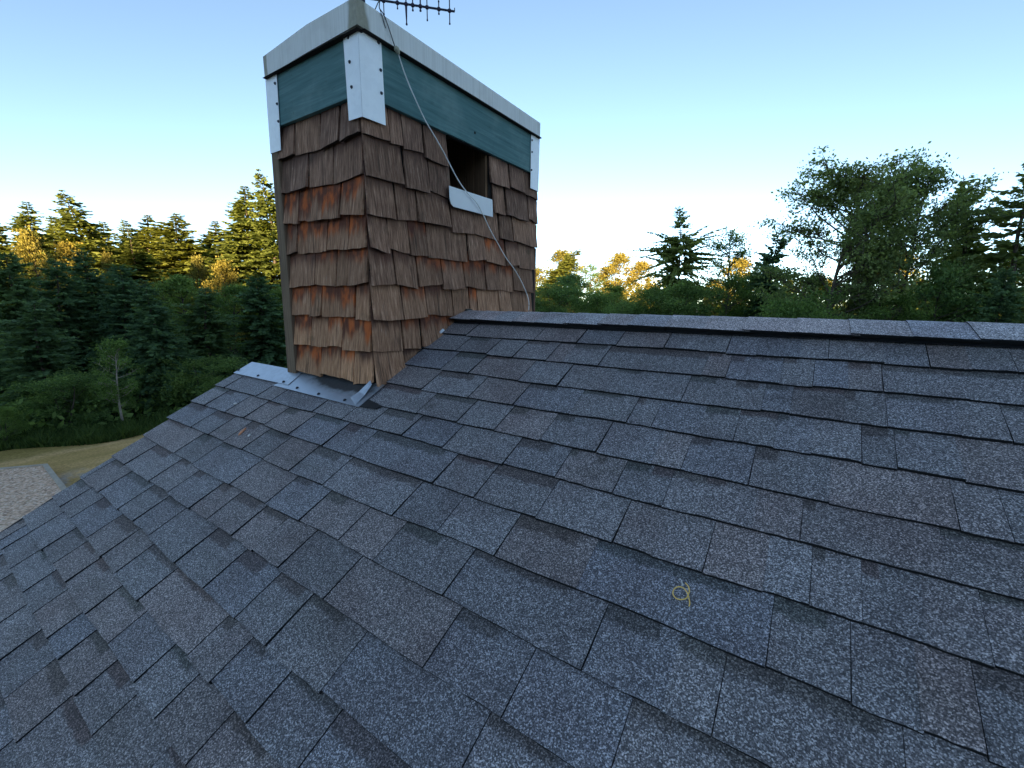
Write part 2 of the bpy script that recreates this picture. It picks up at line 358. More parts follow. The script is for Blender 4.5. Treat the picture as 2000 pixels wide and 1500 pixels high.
M = {
 'shingle': mat_shingle('asphalt_shingle'), 'cap_shingle': mat_shingle('ridge_cap_shingle', False, 1.85),
 'edge': mat_plain('shingle_edge', (0.012, 0.012, 0.013), 0.95), 'deck': mat_plain('roof_underlay', (0.014, 0.014, 0.016), 0.95),
 'vent': mat_plain('black_plastic', (0.012, 0.012, 0.014), 0.42, 0, 0.5, 0.1), 'shake': mat_shake(), 'board': mat_board(), 'cap': mat_cap(), 'shake_end_shaded': mat_plain('shake_end_grain_and_shade', (0.050, 0.036, 0.028), 0.95),  # shake ends: weathered grain, with the shade under the butts painted into the colour
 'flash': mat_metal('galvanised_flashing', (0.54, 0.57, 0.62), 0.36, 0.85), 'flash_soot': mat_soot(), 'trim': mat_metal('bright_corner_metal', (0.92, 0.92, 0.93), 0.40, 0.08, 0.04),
 'white': mat_plain('white_coated_metal', (0.74, 0.74, 0.75), 0.5, 0, 0.4, 0.06, 8), 'screw': mat_plain('screw_head', (0.05, 0.05, 0.06), 0.5, 0.4),
 'tar': mat_plain('tar_membrane', (0.010, 0.010, 0.011), 0.45, 0, 0.4), 'post': mat_wood('weathered_post', (0.085, 0.052, 0.033), (0.28, 0.185, 0.115)),
 'plank': mat_wood('brown_planks', (0.060, 0.032, 0.018), (0.21, 0.115, 0.06), (90, 90, 2)), 'ceil': mat_plain('plywood_soffit', (0.20, 0.18, 0.14), 0.9),
 'core': mat_plain('black_sheathing', (0.018, 0.014, 0.012), 0.95), 'siding': mat_plain('painted_siding', (0.10, 0.13, 0.12), 0.8),
 'antenna': mat_plain('antenna_metal', (0.030, 0.025, 0.045), 0.45, 0.5), 'boom': mat_plain('antenna_boom', (0.06, 0.06, 0.085), 0.4, 0.7),
 'cable_w': mat_plain('white_cable', (0.82, 0.79, 0.77), 0.6, 0, 0.3, 0.1), 'cable_b': mat_plain('dark_cable', (0.03, 0.03, 0.035), 0.5),
 'clip': mat_plain('beige_putty', (0.40, 0.37, 0.28), 0.8), 'fibre': mat_plain('amber_fibre', (0.90, 0.58, 0.16), 0.6, 0, 0.3, 0.2, 60),
 'fibre_w': mat_plain('pale_fibre', (0.6, 0.57, 0.52), 0.6), 'chip_o': mat_plain('orange_wood', (0.66, 0.27, 0.14), 0.8), 'chip_w': mat_plain('pale_wood', (0.70, 0.64, 0.60), 0.8),
 'ground': mat_ground(), 'lawn': mat_lawn(), 'gravel': mat_gravel(), 'concrete': mat_plain('concrete', (0.44, 0.36, 0.28), 0.9, 0, 0.2, 0.15, 6),
 'fir': mat_foliage('fir_needles', (0.075, 0.100, 0.022), (0.235, 0.255, 0.050), 0.45), 'spruce': mat_foliage('spruce_needles', (0.036, 0.074, 0.036), (0.165, 0.255, 0.115), 0.45),
 'leaf': mat_foliage('green_leaves', (0.066, 0.122, 0.038), (0.235, 0.335, 0.108), 0.5), 'light_leaf': mat_foliage('light_green_leaves', (0.070, 0.120, 0.030), (0.210, 0.310, 0.085), 0.5),
 'gold': mat_foliage('yellowing_leaves', (0.140, 0.120, 0.026), (0.340, 0.285, 0.060), 0.4), 'olive': mat_foliage('alder_leaves', (0.110, 0.155, 0.056), (0.290, 0.350, 0.140), 0.55),
 'bark': mat_bark('brown_bark', (0.045, 0.034, 0.026), (0.14, 0.108, 0.082)), 'pale_bark': mat_bark('pale_bark', (0.16, 0.13, 0.10), (0.38, 0.32, 0.26)),
 'grass': mat_foliage('tall_grass', (0.030, 0.060, 0.014), (0.090, 0.130, 0.032), 0.3),
}

# ------------------------------------------------------------------ ground, lawn, gravel pad
def sheet(name, pts, z, m, kind='structure'):
    b = MB(); b.add([(x, y, z) for x, y in pts], [tuple(range(len(pts)))]); return tag(b.build(name, m), kind=kind)
rg = [0, 15, 40, 90, 200, 500, 1500, 3500]
b = MB(); nseg = 48; vv = [(0, 0, GZ)]
for r in rg[1:]:
    for k in range(nseg): vv.append((r * math.cos(2 * math.pi * k / nseg), r * math.sin(2 * math.pi * k / nseg), GZ))
ff = [(0, 1 + k, 1 + (k + 1) % nseg) for k in range(nseg)]
for i in range(len(rg) - 2):
    for k in range(nseg):
        a = 1 + i * nseg; k2 = (k + 1) % nseg
        ff.append((a + k, a + nseg + k, a + nseg + k2, a + k2))
b.add(vv, ff); tag(b.build('ground', M['ground']), kind='structure')
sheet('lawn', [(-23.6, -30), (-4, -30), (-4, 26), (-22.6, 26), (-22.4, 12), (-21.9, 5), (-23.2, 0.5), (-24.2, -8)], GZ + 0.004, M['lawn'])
PADZ = GZ + 0.30
c1 = on_z(93, 905, PADZ); c0 = on_z(0, 913, PADZ); c2 = on_z(130, 951, PADZ)
dl = (c0 - c1); dl /= np.linalg.norm(dl); dr = (c2 - c1); dr /= np.linalg.norm(dr)
pA = c1[:2]; pB = (c1 + dl * 14)[:2]; pC = (c1 + dr * 9)[:2]; pD = pB + dr[:2] * 14
def inset(p, d1, d2, s): return p + d1[:2] * s + d2[:2] * s
b = MB()
kw = 0.16
g0 = inset(pA, dl, dr, kw)
b.add([(*g0, PADZ - 0.03), (*(pB + dr[:2] * kw), PADZ - 0.03), (*pD, PADZ - 0.03), (*(pC + dl[:2] * kw), PADZ - 0.03)], [(0, 1, 2, 3)])
tag(b.build('gravel_pad', M['gravel']), kind='structure')
b = MB()
def wall_seg(b, p, q, inn, z0, z1):
    p = np.array(p); q = np.array(q); i2 = np.array(inn)
    b.hexa([(*p, z0), (*q, z0), (*(q + i2), z0), (*(p + i2), z0)], [(*p, z1), (*q, z1), (*(q + i2), z1), (*(p + i2), z1)])
b = MB(); wall_seg(b, pA, pC, dl[:2] * kw, GZ - 0.2, PADZ)
kerb = b.build('concrete_kerb', M['concrete'], bevel=0.008)
tag(kerb, 'pale concrete kerb wall along the edge of the gravel pad', 'kerb')
b = MB(); wall_seg(b, pA + dl[:2] * kw, pB, dr[:2] * kw, GZ - 0.2, PADZ - 0.004); b.build('kerb_return', M['concrete'], kerb)

# ------------------------------------------------------------------ house and roof
rng = random.Random(7)
house = empty('house', (0, 0, GZ)); tag(house, 'house with a dark asphalt shingle roof under the chimney', 'house')
XR = 5.6; DE = 4.3
def rake_x(D):       # left (rake) end of the courses, a little uneven
    return float(np.interp(D, [0.0, 0.83, 0.975, 1.105, 1.247, 1.387, 1.538, 1.669, 1.802, 2.0, 4.5],
                           [-1.22, -1.213, -1.197, -1.19, -1.178, -1.15, -1.14, -1.135, -1.11, -1.085, -1.06]))
YCUT = YF - 0.012                                   # left of the chimney the overhang stops at its front face
DCUT = -YCUT / CS - 0.02
# walls
b = MB(); wz = -DE * SN - 0.25
for (lo, hi) in (((-0.64, -3.3, GZ - 0.2), (-0.46, 3.3, wz + 0.35)), ((-0.46, -3.3, GZ - 0.2), (XR - 0.3, -3.12, wz + 0.35)), ((XR - 0.48, -3.12, GZ - 0.2), (XR - 0.3, 3.3, wz + 0.35)), ((-0.46, 3.12, GZ - 0.2), (XR - 0.48, 3.3, wz + 0.35))):
    b.box(lo, hi)
for x0 in (-0.64, XR - 0.48):
    zt = lambda y: -abs(y) * SN / CS - 0.26
    b.hexa([(x0, -3.3, wz + 0.352), (x0, 3.3, wz + 0.352), (x0, 0.05, zt(0)), (x0, -0.05, zt(0))],
           [(x0 + 0.17, -3.3, wz + 0.352), (x0 + 0.17, 3.3, wz + 0.352), (x0 + 0.17, 0.05, zt(0)), (x0 + 0.17, -0.05, zt(0))])
w = b.build('wall', M['siding'], house, (0, 0, GZ)); w.location = (0, 0, 0)
# roof deck: right part up to the ridge, left part stops at the chimney front; back slope
def slab(b, x0a, x1a, D0, x0b, x1b, D1, hi, lo, side=1):
    def P(x, D, h):
        p = roof_pt(x, D, h); return (p[0], p[1] * side, p[2])
    b.hexa([P(x0a, D0, lo), P(x1a, D0, lo), P(x1b, D1, lo), P(x0b, D1, lo)], [P(x0a, D0, hi), P(x1a, D0, hi), P(x1b, D1, hi), P(x0b, D1, hi)])
b = MB()
slab(b, 0.0, XR, 0.0, 0.0, XR, DE, -0.004, -0.03)
slab(b, rake_x(DCUT) + 0.03, -0.001, DCUT, rake_x(DE) + 0.03, -0.001, DE, -0.004, -0.03)
slab(b, 0.0, XR, 0.0, 0.0, XR, DE, -0.004, -0.03, -1)
slab(b, -1.15, -0.001, -(-YB - 0.01) / CS, -1.06, -0.001, DE, -0.004, -0.03, -1)
roof = b.build('roof', M['deck'], house); roof.location = (0, 0, -GZ)
# fascia / rake boards
b = MB(); slab(b, rake_x(DCUT) + 0.05, rake_x(DCUT) + 0.09, DCUT, rake_x(DE) + 0.05, rake_x(DE) + 0.09, DE, -0.031, -0.22)
b.build('rake_board', M['board'], roof)
b = MB(); slab(b, rake_x(DCUT) + 0.092, -0.45, DCUT + 0.001, rake_x(DE) + 0.092, -0.45, DE, -0.20, -0.215)
b.build('soffit', M['siding'], roof)

# joints between tabs, read off the photograph
Z38 = lambda ox, oy, pts: [(ox + x / 3.75, oy + y / 3.75) for x, y in pts]
Z30 = lambda ox, oy, pts: [(ox + x / 3.0, oy + y / 3.0) for x, y in pts]
Z50 = lambda ox, oy, pts: [(ox + x / 5.0, oy + y / 5.0) for x, y in pts]
strong = (Z38(800, 600, [(960,200),(1270,215),(400,275),(620,300),(810,320),(1050,340),(1430,370),(300,400),(500,430),(860,480),(1140,510),(1470,560),(180,530),(510,590),(830,640),(1230,700),(140,700),(430,765),(700,820),(1030,880),(1440,940),(50,850),(330,945),(760,1060),(1130,1150),(280,1180),(570,1280),(1020,1400),(60,1330),(370,1450)])
 + Z38(400, 700, [(88,300),(235,350),(380,383),(525,438),(715,495),(960,570),(1175,628),(215,180),(440,250),(550,280),(845,360),(1060,415),(1265,450),(30,430),(130,500),(230,555),(380,600),(540,660),(740,735),(985,830),(60,680),(320,830),(580,965),(825,1080),(1105,1220),(1380,1350),(80,965),(165,1075),(330,1200),(500,1280),(715,1380),(60,1295),(275,1440)])
 + Z30(400, 1000, [(880,90),(1100,170),(560,230),(820,390),(345,470),(530,610),(105,670),(840,860),(180,860),(395,1085),(700,1320)])
 + Z30(800, 1000, [(215,60),(580,140),(1040,320),(300,360),(1090,740),(205,740),(650,1000),(400,1340)])
 + Z30(1200, 1000, [(557,215),(1150,380),(918,660),(650,900),(60,1260),(40,75)])
 + Z38(1200, 640, [(40,100),(390,110),(840,130),(670,275),(1225,310),(1460,330),(535,440),(1095,510),(140,610),(1180,770),(330,870),(1010,1010),(50,1090),(640,1230),(75,1390)])
 + Z38(1600, 600, [(70,310),(470,340),(790,350),(1410,390),(460,540),(1010,820),(310,1010),(1020,1090),(75,1280),(1320,1410)])
 + Z30(1600, 1000, [(728,250),(970,655),(180,900),(930,1150),(770,1400),(490,1340)])
 + Z30(0, 1000, [(270,85),(65,140),(80,190),(630,85),(345,170),(120,310),(405,255),(715,185),(190,450),(480,360),(810,270),(980,85),(250,575),(590,545),(950,415),(1100,255),(45,635),(310,740),(725,710),(75,830),(380,860),(880,930),(1145,815),(110,1050),(500,1050),(1015,1120),(630,1250),(220,1270),(1150,1440)])
 + Z50(0, 850, [(1000,330),(1170,440),(1400,190),(1640,340),(770,605),(870,715),(1360,600),(1500,720),(1820,450),(1670,840),(1050,890),(460,870),(1300,120),(1850,90)]))
weak = (Z38(1200, 640, [(205,100),(650,120),(1050,150),(1360,170),(840,290),(980,300),(870,480),(1300,540),(330,600),(640,690),(900,720),(1450,820),(560,850),(230,1180),(415,1130),(1045,1270),(1380,1330),(735,1470)])
 + Z38(1600, 600, [(1080,370),(210,480),(1050,540),(180,730),(490,780),(1360,850),(70,950),(560,1100),(970,1370)])
 + Z30(1600, 1000, [(180,130),(245,460),(610,580),(570,980)])
 + Z30(1200, 1000, [(250,170),(890,300),(1090,700),(360,1250),(345,900)]) + Z38(800, 600, [(1180, 330), (830, 1000), (1280, 1300)]))
DELTA = {1: -0.008, 2: -0.004, 3: 0.002, 4: 0.007, 5: 0.010, 6: -0.004, 12: -0.020, 13: -0.054, 14: -0.100}
def butt_D(k, x=0.7):          # the courses were not laid quite parallel to the ridge
    if k == 0: return 0.06
    return 0.1316 + k * 0.143 + (DELTA.get(k, 0.0) if k < 15 else -0.13) - 0.0143 * max(0.0, 0.7 - x)
joints = {}
for wk, lst in ((0, strong), (1, weak)):
    for X, Y in lst:
        x, D = on_roof(X, Y)
        k = 1
        while butt_D(k, x) < D: k += 1
        joints.setdefault(k, []).append((x, wk))
NC = int((DE - 0.1316) / 0.143)
pieces = []
def wave(k, x): return 0.0028 * math.sin(x * 3.1 + k * 1.7) + 0.0018 * math.sin(x * 11.3 + k * 4.1)
for k in range(1, NC + 1):
    D1 = butt_D(k, -0.5); D0 = butt_D(k - 1, -0.5)
    left = rake_x(0.5 * (D0 + D1)) + rng.uniform(-0.006, 0.006) if D0 - 0.028 > DCUT else 0.004
    js = sorted(joints.get(k, []))
    js = [j for j in js if j[0] > left + 0.05]
    out = []
    for j in js:                         # drop near-duplicates
        if out and j[0] - out[-1][0] < 0.055:
            if j[1] < out[-1][1]: out[-1] = (out[-1][0], j[1])
            continue
        out.append(j)
    full = [(left, 0)]
    for j in out + [(XR, 0)]:
        while j[0] - full[-1][0] > 0.47:
            st = rng.uniform(0.13, 0.34)
            if j[0] - full[-1][0] - st < 0.08: break
            full.append((full[-1][0] + st, 0 if rng.random() < 0.6 else 1))
        full.append(j)
    up = rng.random() < 0.5
    for i in range(len(full) - 1):
        x0, x1 = full[i][0], full[i + 1][0]
        rs = full[i + 1][1] == 0
        up = (not up) if rng.random() < 0.7 else up
        pieces.append([k, x0, x1, D0, D1, full[i][1] == 0, rs, up])
def shingle_mb(b, pc, side=1):
    k, x0, x1, D0, D1, ls, rs, up = pc
    far = min(1.0, max(0.0, (x1 - 0.95) / 0.5)); g0 = (0.0011 - 0.0006 * far) if ls else 0.0002; g1 = (0.0011 - 0.0006 * far) if rs else 0.0002
    xa, xb = x0 + g0, x1 - g1
    sk = rng.uniform(-0.004, 0.004)
    hb = (0.0100 if up else 0.0088) + rng.uniform(-0.0008, 0.0008); ht = 0.0
    nx = 5; off = rng.uniform(-0.0035, 0.0035) if ls or rs else 0.0
    rnd = rng.random(); tone = min(1, max(0, rng.gauss(0.52, 0.20)))
    if not rs and not ls: tone = min(1, max(0, rng.gauss(0.5, 0.25)))
    V, U = [], []
    lift = (rng.uniform(0.0020, 0.0040) * (1 - 0.75 * far) if rs else 0.0003)
    for r_ in range(3):
        f = r_ / 2.0
        for i in range(nx):
            u = i / (nx - 1)
            x = xa + (xb - xa) * u + sk * f * (0 if i in () else 1) * 0.5
            D0 = butt_D(k - 1, x); D1 = butt_D(k, x); Dt = D0 - (0.028 if k > 1 else 0.0)
            Db = D1 + wave(k, x) + off + (rng.uniform(-0.0015, 0.0015) if r_ == 2 else 0)
            D = Dt + (Db - Dt) * f
            h = ht + (hb - ht) * f + lift * u ** 2 * (0.35 + 0.65 * f) + (0.0006 if r_ == 1 else 0)
            V.append(roof_pt(x, D, h)); U.append((u, (D - D0) / (D1 - D0)))
    n = len(V)
    for i in range(nx):                   # skirts
        u = i / (nx - 1); x = xa + (xb - xa) * u + sk * 0.5; Db = butt_D(k, x) + wave(k, x) + off
        V.append(roof_pt(x, Db - 0.0005, -0.003)); U.append((u, 1.0))
    base = len(V)
    for x in (xa, xb):
        V.append(roof_pt(x, butt_D(k - 1, x) - (0.028 if k > 1 else 0.0), -0.0035)); U.append((0, 0))
    F, MI = [], []
    for r_ in range(2):
        for i in range(nx - 1):
            F.append((r_ * nx + i, r_ * nx + i + 1, (r_ + 1) * nx + i + 1, (r_ + 1) * nx + i)); MI.append(0)
    for i in range(nx - 1): F.append((2 * nx + i, 2 * nx + i + 1, n + i + 1, n + i)); MI.append(1)
    F.append((0, nx, 2 * nx, n, base)); MI.append(1)
    F.append((nx - 1, 2 * nx - 1, 3 * nx - 1, n + nx - 1, base + 1)); MI.append(1)
    if side < 0: V = [(p[0], -p[1], p[2]) for p in V]
    b.add(V, F, MI, U, (rnd, tone, 0.0))
def visible_size(pc):
    k, x0, x1, D0, D1 = pc[:5]; P = np.array(roof_pt((x0 + x1) / 2, (D0 + D1) / 2, 0)); v = ROT @ (P - CAM)
    if v[2] < 0.15: return 0
    X, Y = 1000 + FPX * v[0] / v[2], 750 - FPX * v[1] / v[2]
    if X < -150 or X > 2150 or Y > 1650: return 0
    n = np.array([0, -SN, CS]); d = CAM - P; r = np.linalg.norm(d)
    return (x1 - x0) * (D1 - D0) * abs(d @ n) / r ** 3
pieces.sort(key=visible_size, reverse=True)
for pc in pieces[:300]:
    b = MB(); shingle_mb(b, pc)
    c = roof_pt((pc[1] + pc[2]) / 2, (pc[3] + pc[4]) / 2, 0)
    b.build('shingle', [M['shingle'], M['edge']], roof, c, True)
b = MB()
for pc in pieces[300:]: shingle_mb(b, pc)
for k in range(1, NC + 1):               # far slope
    x = 0.004 if butt_D(k) < 0.95 else -1.1
    while x < XR - 0.1:
        x1 = min(XR, x + rng.uniform(0.2, 0.5)); shingle_mb(b, [k, x, x1, butt_D(k - 1) if k > 1 else 0.06, butt_D(k), True, True, rng.random() < .5], -1); x = x1
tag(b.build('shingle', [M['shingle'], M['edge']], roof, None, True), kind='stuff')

# ridge vent and ridge caps
VD, VH = 0.150, 0.026
def vent_profile(side):
    pr = [(0.137, -0.006), (0.137, 0.008), (0.150, 0.010), (0.150, 0.014), (0.141, 0.0145), (0.141, 0.0285), (0.05, 0.0135), (0.05, -0.006)]
    return [(roof_pt(0, D, h)[1] * side, roof_pt(0, D, h)[2]) for D, h in pr]
vx = [0.03, 1.165, 2.38, 3.6, 4.8, XR - 0.01]
for i in range(len(vx) - 1):
    b = MB()
    for side in (1, -1):
        pr = vent_profile(side); n = len(pr); xs = np.linspace(vx[i] + 0.002, vx[i + 1] - 0.002, 9)
        V = []
        for j, x in enumerate(xs):
            dz = 0.0022 * math.sin(x * 4.2 + 0.6) if 0 < j < 8 else 0
            V += [(x, y, z + dz) for y, z in pr]
        F = [(j * n + a, j * n + (a + 1) % n, (j + 1) * n + (a + 1) % n, (j + 1) * n + a) for j in range(8) for a in range(n)]
        F += [tuple(range(n)), tuple(8 * n + a for a in range(n))]
        b.add(V, F)
    b.build('ridge_vent', M['vent'], roof)
b = MB()      # black foam end plug against the chimney
b.hexa([(0.004, -0.10, -0.05), (0.03, -0.10, -0.05), (0.03, 0.10, -0.05), (0.004, 0.10, -0.05)], [(0.004, -0.02, 0.018), (0.03, -0.02, 0.012), (0.03, 0.02, 0.012), (0.004, 0.02, 0.018)])
b.build('vent_end_plug', M['tar'], roof)
cj = [0.015, 0.16, 0.30, 0.43, 0.56, 0.716, 0.879, 1.02, 1.162, 1.312, 1.449, 1.609, 1.761, 1.914, 2.057]
while cj[-1] < XR - 0.1: cj.append(cj[-1] + rng.uniform(0.142, 0.156))
cj[-1] = XR
for i in range(len(cj) - 1):
    b = MB(); x0, x1 = cj[i] - 0.002, cj[i + 1] + 0.02
    lapped = 0.0035; rnd, tone = rng.random(), min(1, max(0, rng.gauss(0.6, 0.26)))
    ns = 13; V, U = [], []; skew = rng.uniform(-0.006, 0.006); droop = rng.uniform(-0.002, 0.003)
    xs = np.linspace(x0, x1, 4)
    def prof(a):      # a -1..1 across the ridge
        s_ = abs(a); y = -0.156 * s_; z = 0.0085 - 0.0485 * s_ - 0.006 * (1 - min(1, s_ / 0.3)) ** 2 - droop * s_
        return (y if a > 0 else -y), z
    for j, x in enumerate(xs):
        up = lapped * (1 - j / 3.0) + 0.0005            # left end rides over its neighbour's tail
        for a in np.linspace(1, -1, ns):
            y, z = prof(a); V.append((x + skew * a, y, z + up)); U.append((j / 3.0, 0.5 + a / 2))
    n1 = len(V)
    for (y_, z_) in [(0, 0)]: pass
    W_ = [(p[0], p[1], p[2] - 0.0038) for p in V]; V += W_; U += U[:]
    F, MI = [], []
    for j in range(3):
        for a in range(ns - 1):
            F.append((j * ns + a, j * ns + a + 1, (j + 1) * ns + a + 1, (j + 1) * ns + a)); MI.append(0)
            F.append((n1 + j * ns + a, n1 + (j + 1) * ns + a, n1 + (j + 1) * ns + a + 1, n1 + j * ns + a + 1)); MI.append(1)
        for a in (0, ns - 1):
            F.append((j * ns + a, (j + 1) * ns + a, n1 + (j + 1) * ns + a, n1 + j * ns + a)); MI.append(1)
    for a in range(ns - 1):
        F.append((a, a + 1, n1 + a + 1, n1 + a)); MI.append(1)
        e = 3 * ns; F.append((e + a, e + a + 1, n1 + e + a + 1, n1 + e + a)); MI.append(1)
    b.add(V, F, MI, U, (rnd, tone, 0)); o = b.build('ridge_cap', [M['cap_shingle'], M['edge']], roof, (0.5 * (x0 + x1), 0, 0), True)

# ------------------------------------------------------------------ chimney
rng = random.Random(21)
ch = empty('chimney', (-0.34, 0.05, GZ))
tag(ch, 'tall cedar shake chimney with green boards and a grey metal cap', 'chimney')
CL = (0.34, -0.05, -GZ)                       # parts are written in world metres
def cpart(o): o.location = (o.location[0] + CL[0], o.location[1] + CL[1], o.location[2] + CL[2]); return o
OY0, OY1, OZ0, OZ1 = -0.140, 0.217, 0.640, 0.905     # vent opening in the right face
b = MB(); HC = 1.13
b.box((XL, YF, GZ), (-0.001, OY0, HC)); b.box((XL, OY1, GZ), (-0.001, YB, HC))
b.box((XL, OY0, GZ), (-0.001, OY1, OZ0 - 0.002)); b.box((XL, OY0, OZ1 + 0.14), (-0.001, OY1, HC))
b.box((XL, OY0, OZ0 - 0.002), (-0.42, OY1, OZ1 + 0.14))
cpart(b.build('core', M['core'], ch))
# lining of the opening: planks and a plywood soffit
b = MB(); b.box((-0.40, OY0 + 0.001, OZ1 + 0.115), (-0.002, OY1 - 0.001, OZ1 + 0.138)); lin = cpart(b.build('opening_soffit', M['ceil'], ch))
def plank(lo, hi):
    b = MB(); b.box(lo, hi); c = tuple((lo[i] + hi[i]) / 2 for i in range(3)); cpart(b.build('plank', M['plank'], ch, c, bevel=0.002))
px = -0.004
for w_ in (0.085, 0.06, 0.095, 0.07, 0.08):
    plank((px - w_ + 0.003, OY1 - 0.022 - rng.uniform(0, 0.005), OZ0), (px, OY1 - 0.002, OZ1 + 0.112)); px -= w_
py = OY0 + 0.004
while py < OY1 - 0.06:
    plank((-0.418, py, OZ0), (-0.40 + rng.uniform(0, 0.006), min(py + 0.078, OY1 - 0.026), OZ1 + 0.112)); py += 0.081

def shake(face, u0, u1, zt, zb, tone, red, thick=None, cut=None):
    """one cedar shake; face 'R' (x = 0, u = y) or 'F' (y = YF, u = x); zt/zb = exposure top and butt"""
    b = MB(); th = thick or rng.uniform(0.021, 0.034); rnd = rng.random(); uo = rng.uniform(0, 20)
    tuck = 0.055; nx = 5; taper = rng.uniform(-0.005, 0.003); rot = rng.uniform(-0.009, 0.009); cup = rng.uniform(-0.004, 0.004)
    zj = rng.uniform(-0.010, 0.008); bend = rng.uniform(-0.004, 0.008)
    V, U = [], []; jit = [rng.uniform(-0.0028, 0.0028) for _ in range(nx)]
    rows = [0.0, 0.35, 0.7, 1.0]
    for f in rows:
        for i in range(nx):
            w = i / (nx - 1); u = u0 + 0.0018 + (u1 - u0 - 0.0036) * w + taper * f * (0.5 - w) * 1.2
            z = zt + tuck + (zb + zj + jit[i] + rot * (w - 0.5) * 2 - zt - tuck) * f
            n = 0.003 + (th - 0.003) * f + cup * (4 * w * (1 - w)) * f + (bend * f * f)
            V.append((u, n, z)); U.append((u + uo, (zt - z) / (zt - zb)))
    n1 = len(V)
    for f in rows:
        for i in range(nx):
            p = V[rows.index(f) * nx + i]; V.append((p[0], max(0.001, p[1] - 0.002 - 0.013 * f), p[2] + (0.002 if f == 1 else 0))); U.append((p[0] + uo, (zt - p[2]) / (zt - zb)))
    if cut is not None: V = [(p[0], p[1], max(p[2], cut(p[0]))) for p in V]
    F = []
    R_ = len(rows)
    for r_ in range(R_ - 1):
        for i in range(nx - 1):
            F.append((r_ * nx + i, r_ * nx + i + 1, (r_ + 1) * nx + i + 1, (r_ + 1) * nx + i))
            F.append((n1 + r_ * nx + i, n1 + (r_ + 1) * nx + i, n1 + (r_ + 1) * nx + i + 1, n1 + r_ * nx + i + 1))
        for i in (0, nx - 1):
            F.append((r_ * nx + i, (r_ + 1) * nx + i, n1 + (r_ + 1) * nx + i, n1 + r_ * nx + i))
    e = (R_ - 1) * nx
    MI = [0] * len(F)
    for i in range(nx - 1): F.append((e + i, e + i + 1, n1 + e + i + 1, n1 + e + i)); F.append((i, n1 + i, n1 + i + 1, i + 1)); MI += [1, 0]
    if face == 'R': V = [(p[1], p[0], p[2]) for p in V]
    else: V = [(p[0], YF - p[1], p[2]) for p in V]
    b.add(V, F, MI, U, (rnd, tone, red))
    c = V[nx * 2 + 2]
    return cpart(b.build('shake', [M['shake'], M['shake_end_shaded']], ch, c, True))
ZB = [0.892, 0.741, 0.585, 0.430, 0.282, 0.130, -0.024, -0.173, -0.335]     # board bottom, then the butts of the eight rows
k7 = 0.46656
rowsR = [[(441,545),(548,600),(603,688),(693,790),(970,1047),(1050,1113),(1116,1168)],
 [(450,600),(612,710),(715,805),(983,1030),(1037,1126),(1130,1168)],
 [(459,567),(575,660),(663,797),(806,900),(900,1005),(1009,1062),(1066,1165)],
 [(464,540),(543,628),(630,704),(707,873),(877,948),(950,1032),(1036,1088),(1091,1158)],
 [(469,565),(569,660),(664,765),(768,856),(861,948),(951,1007),(1010,1066),(1069,1150)],
 [(475,597),(601,698),(701,811),(814,883),(886,916),(919,1006),(1007,1055),(1057,1106),(1108,1145)],
 [(480,601),(605,678),(681,792),(795,812)],
 [(485,610),(614,700)]]
roof_cut = lambda y: -abs(y) * SN / CS + 0.004
for i, row in enumerate(rowsR):
    zt, zb = ZB[i], ZB[i + 1]
    for j, (a, c_) in enumerate(row):
        zm = 0.5 * (zt + zb)
        u0, u1 = y_on_right(500 + k7 * a, zm), y_on_right(500 + k7 * c_, zm)
        if j == 0: u0 = YF - 0.020
        if i >= 6 and j == len(row) - 1: u1 += 0.03
        red = rng.choice([0.0, 0.3, 0.45, 0.4, 0.35]) if i < 3 else rng.choice([0.15, 0.5, 0.62, 0.7, 0.3])
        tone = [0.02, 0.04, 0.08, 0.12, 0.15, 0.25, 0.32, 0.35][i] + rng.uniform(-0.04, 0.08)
        if i == 2 and j in (3, 4): zt_ = OZ0 - 0.09
        else: zt_ = zt
        u0s, u1s = u0, u1
        shake('R', u0s, u1s, zt_, zb, max(0, tone), red, cut=roof_cut if zb < 0.2 else None)
rowsF = [[(110,175),(176,280),(285,361),(368,441)], [(118,165),(166,234),(236,335),(337,450)], [(124,195),(196,250),(251,369),(373,459)],
 [(136,186),(187,281),(284,313),(316,404),(405,464)], [(155,260),(262,350),(353,398),(400,469)], [(170,240),(242,290),(291,427),(432,475)],
 [(184,245),(246,315),(316,376),(377,480)], [(196,286),(288,368),(370,425),(426,485)]]
for i, row in enumerate(rowsF):
    zt, zb = ZB[i], ZB[i + 1]
    if i == 7: zb = -0.322
    for j, (a, c_) in enumerate(row):
        zm = 0.5 * (zt + zb); u0, u1 = x_on_front(500 + k7 * a, zm), x_on_front(500 + k7 * c_, zm)
        if j == len(row) - 1: u1 = -0.0035
        if j == 0: u0 = -0.640
        red = [0.42, 0.46, 1.05, 1.0, 0.82, 0.95, 0.90, 0.82][i] * rng.uniform(0.55, 1.15)
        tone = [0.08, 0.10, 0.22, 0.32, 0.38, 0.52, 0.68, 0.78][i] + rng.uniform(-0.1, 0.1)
        shake('F', u0, u1, zt, zb, min(1, max(0, tone)), red)
# plain shakes on the two faces turned away
b = MB()
for i in range(8): b.box((XL - 0.02, YF + 0.02, ZB[i + 1]), (XL - 0.001, YB, ZB[i] - 0.004)); b.box((XL, YB + 0.001, ZB[i + 1]), (0, YB + 0.02, ZB[i] - 0.004))
o = cpart(b.build('back_shakes', M['shake'], ch, None, True)); tag(o, kind='stuff')
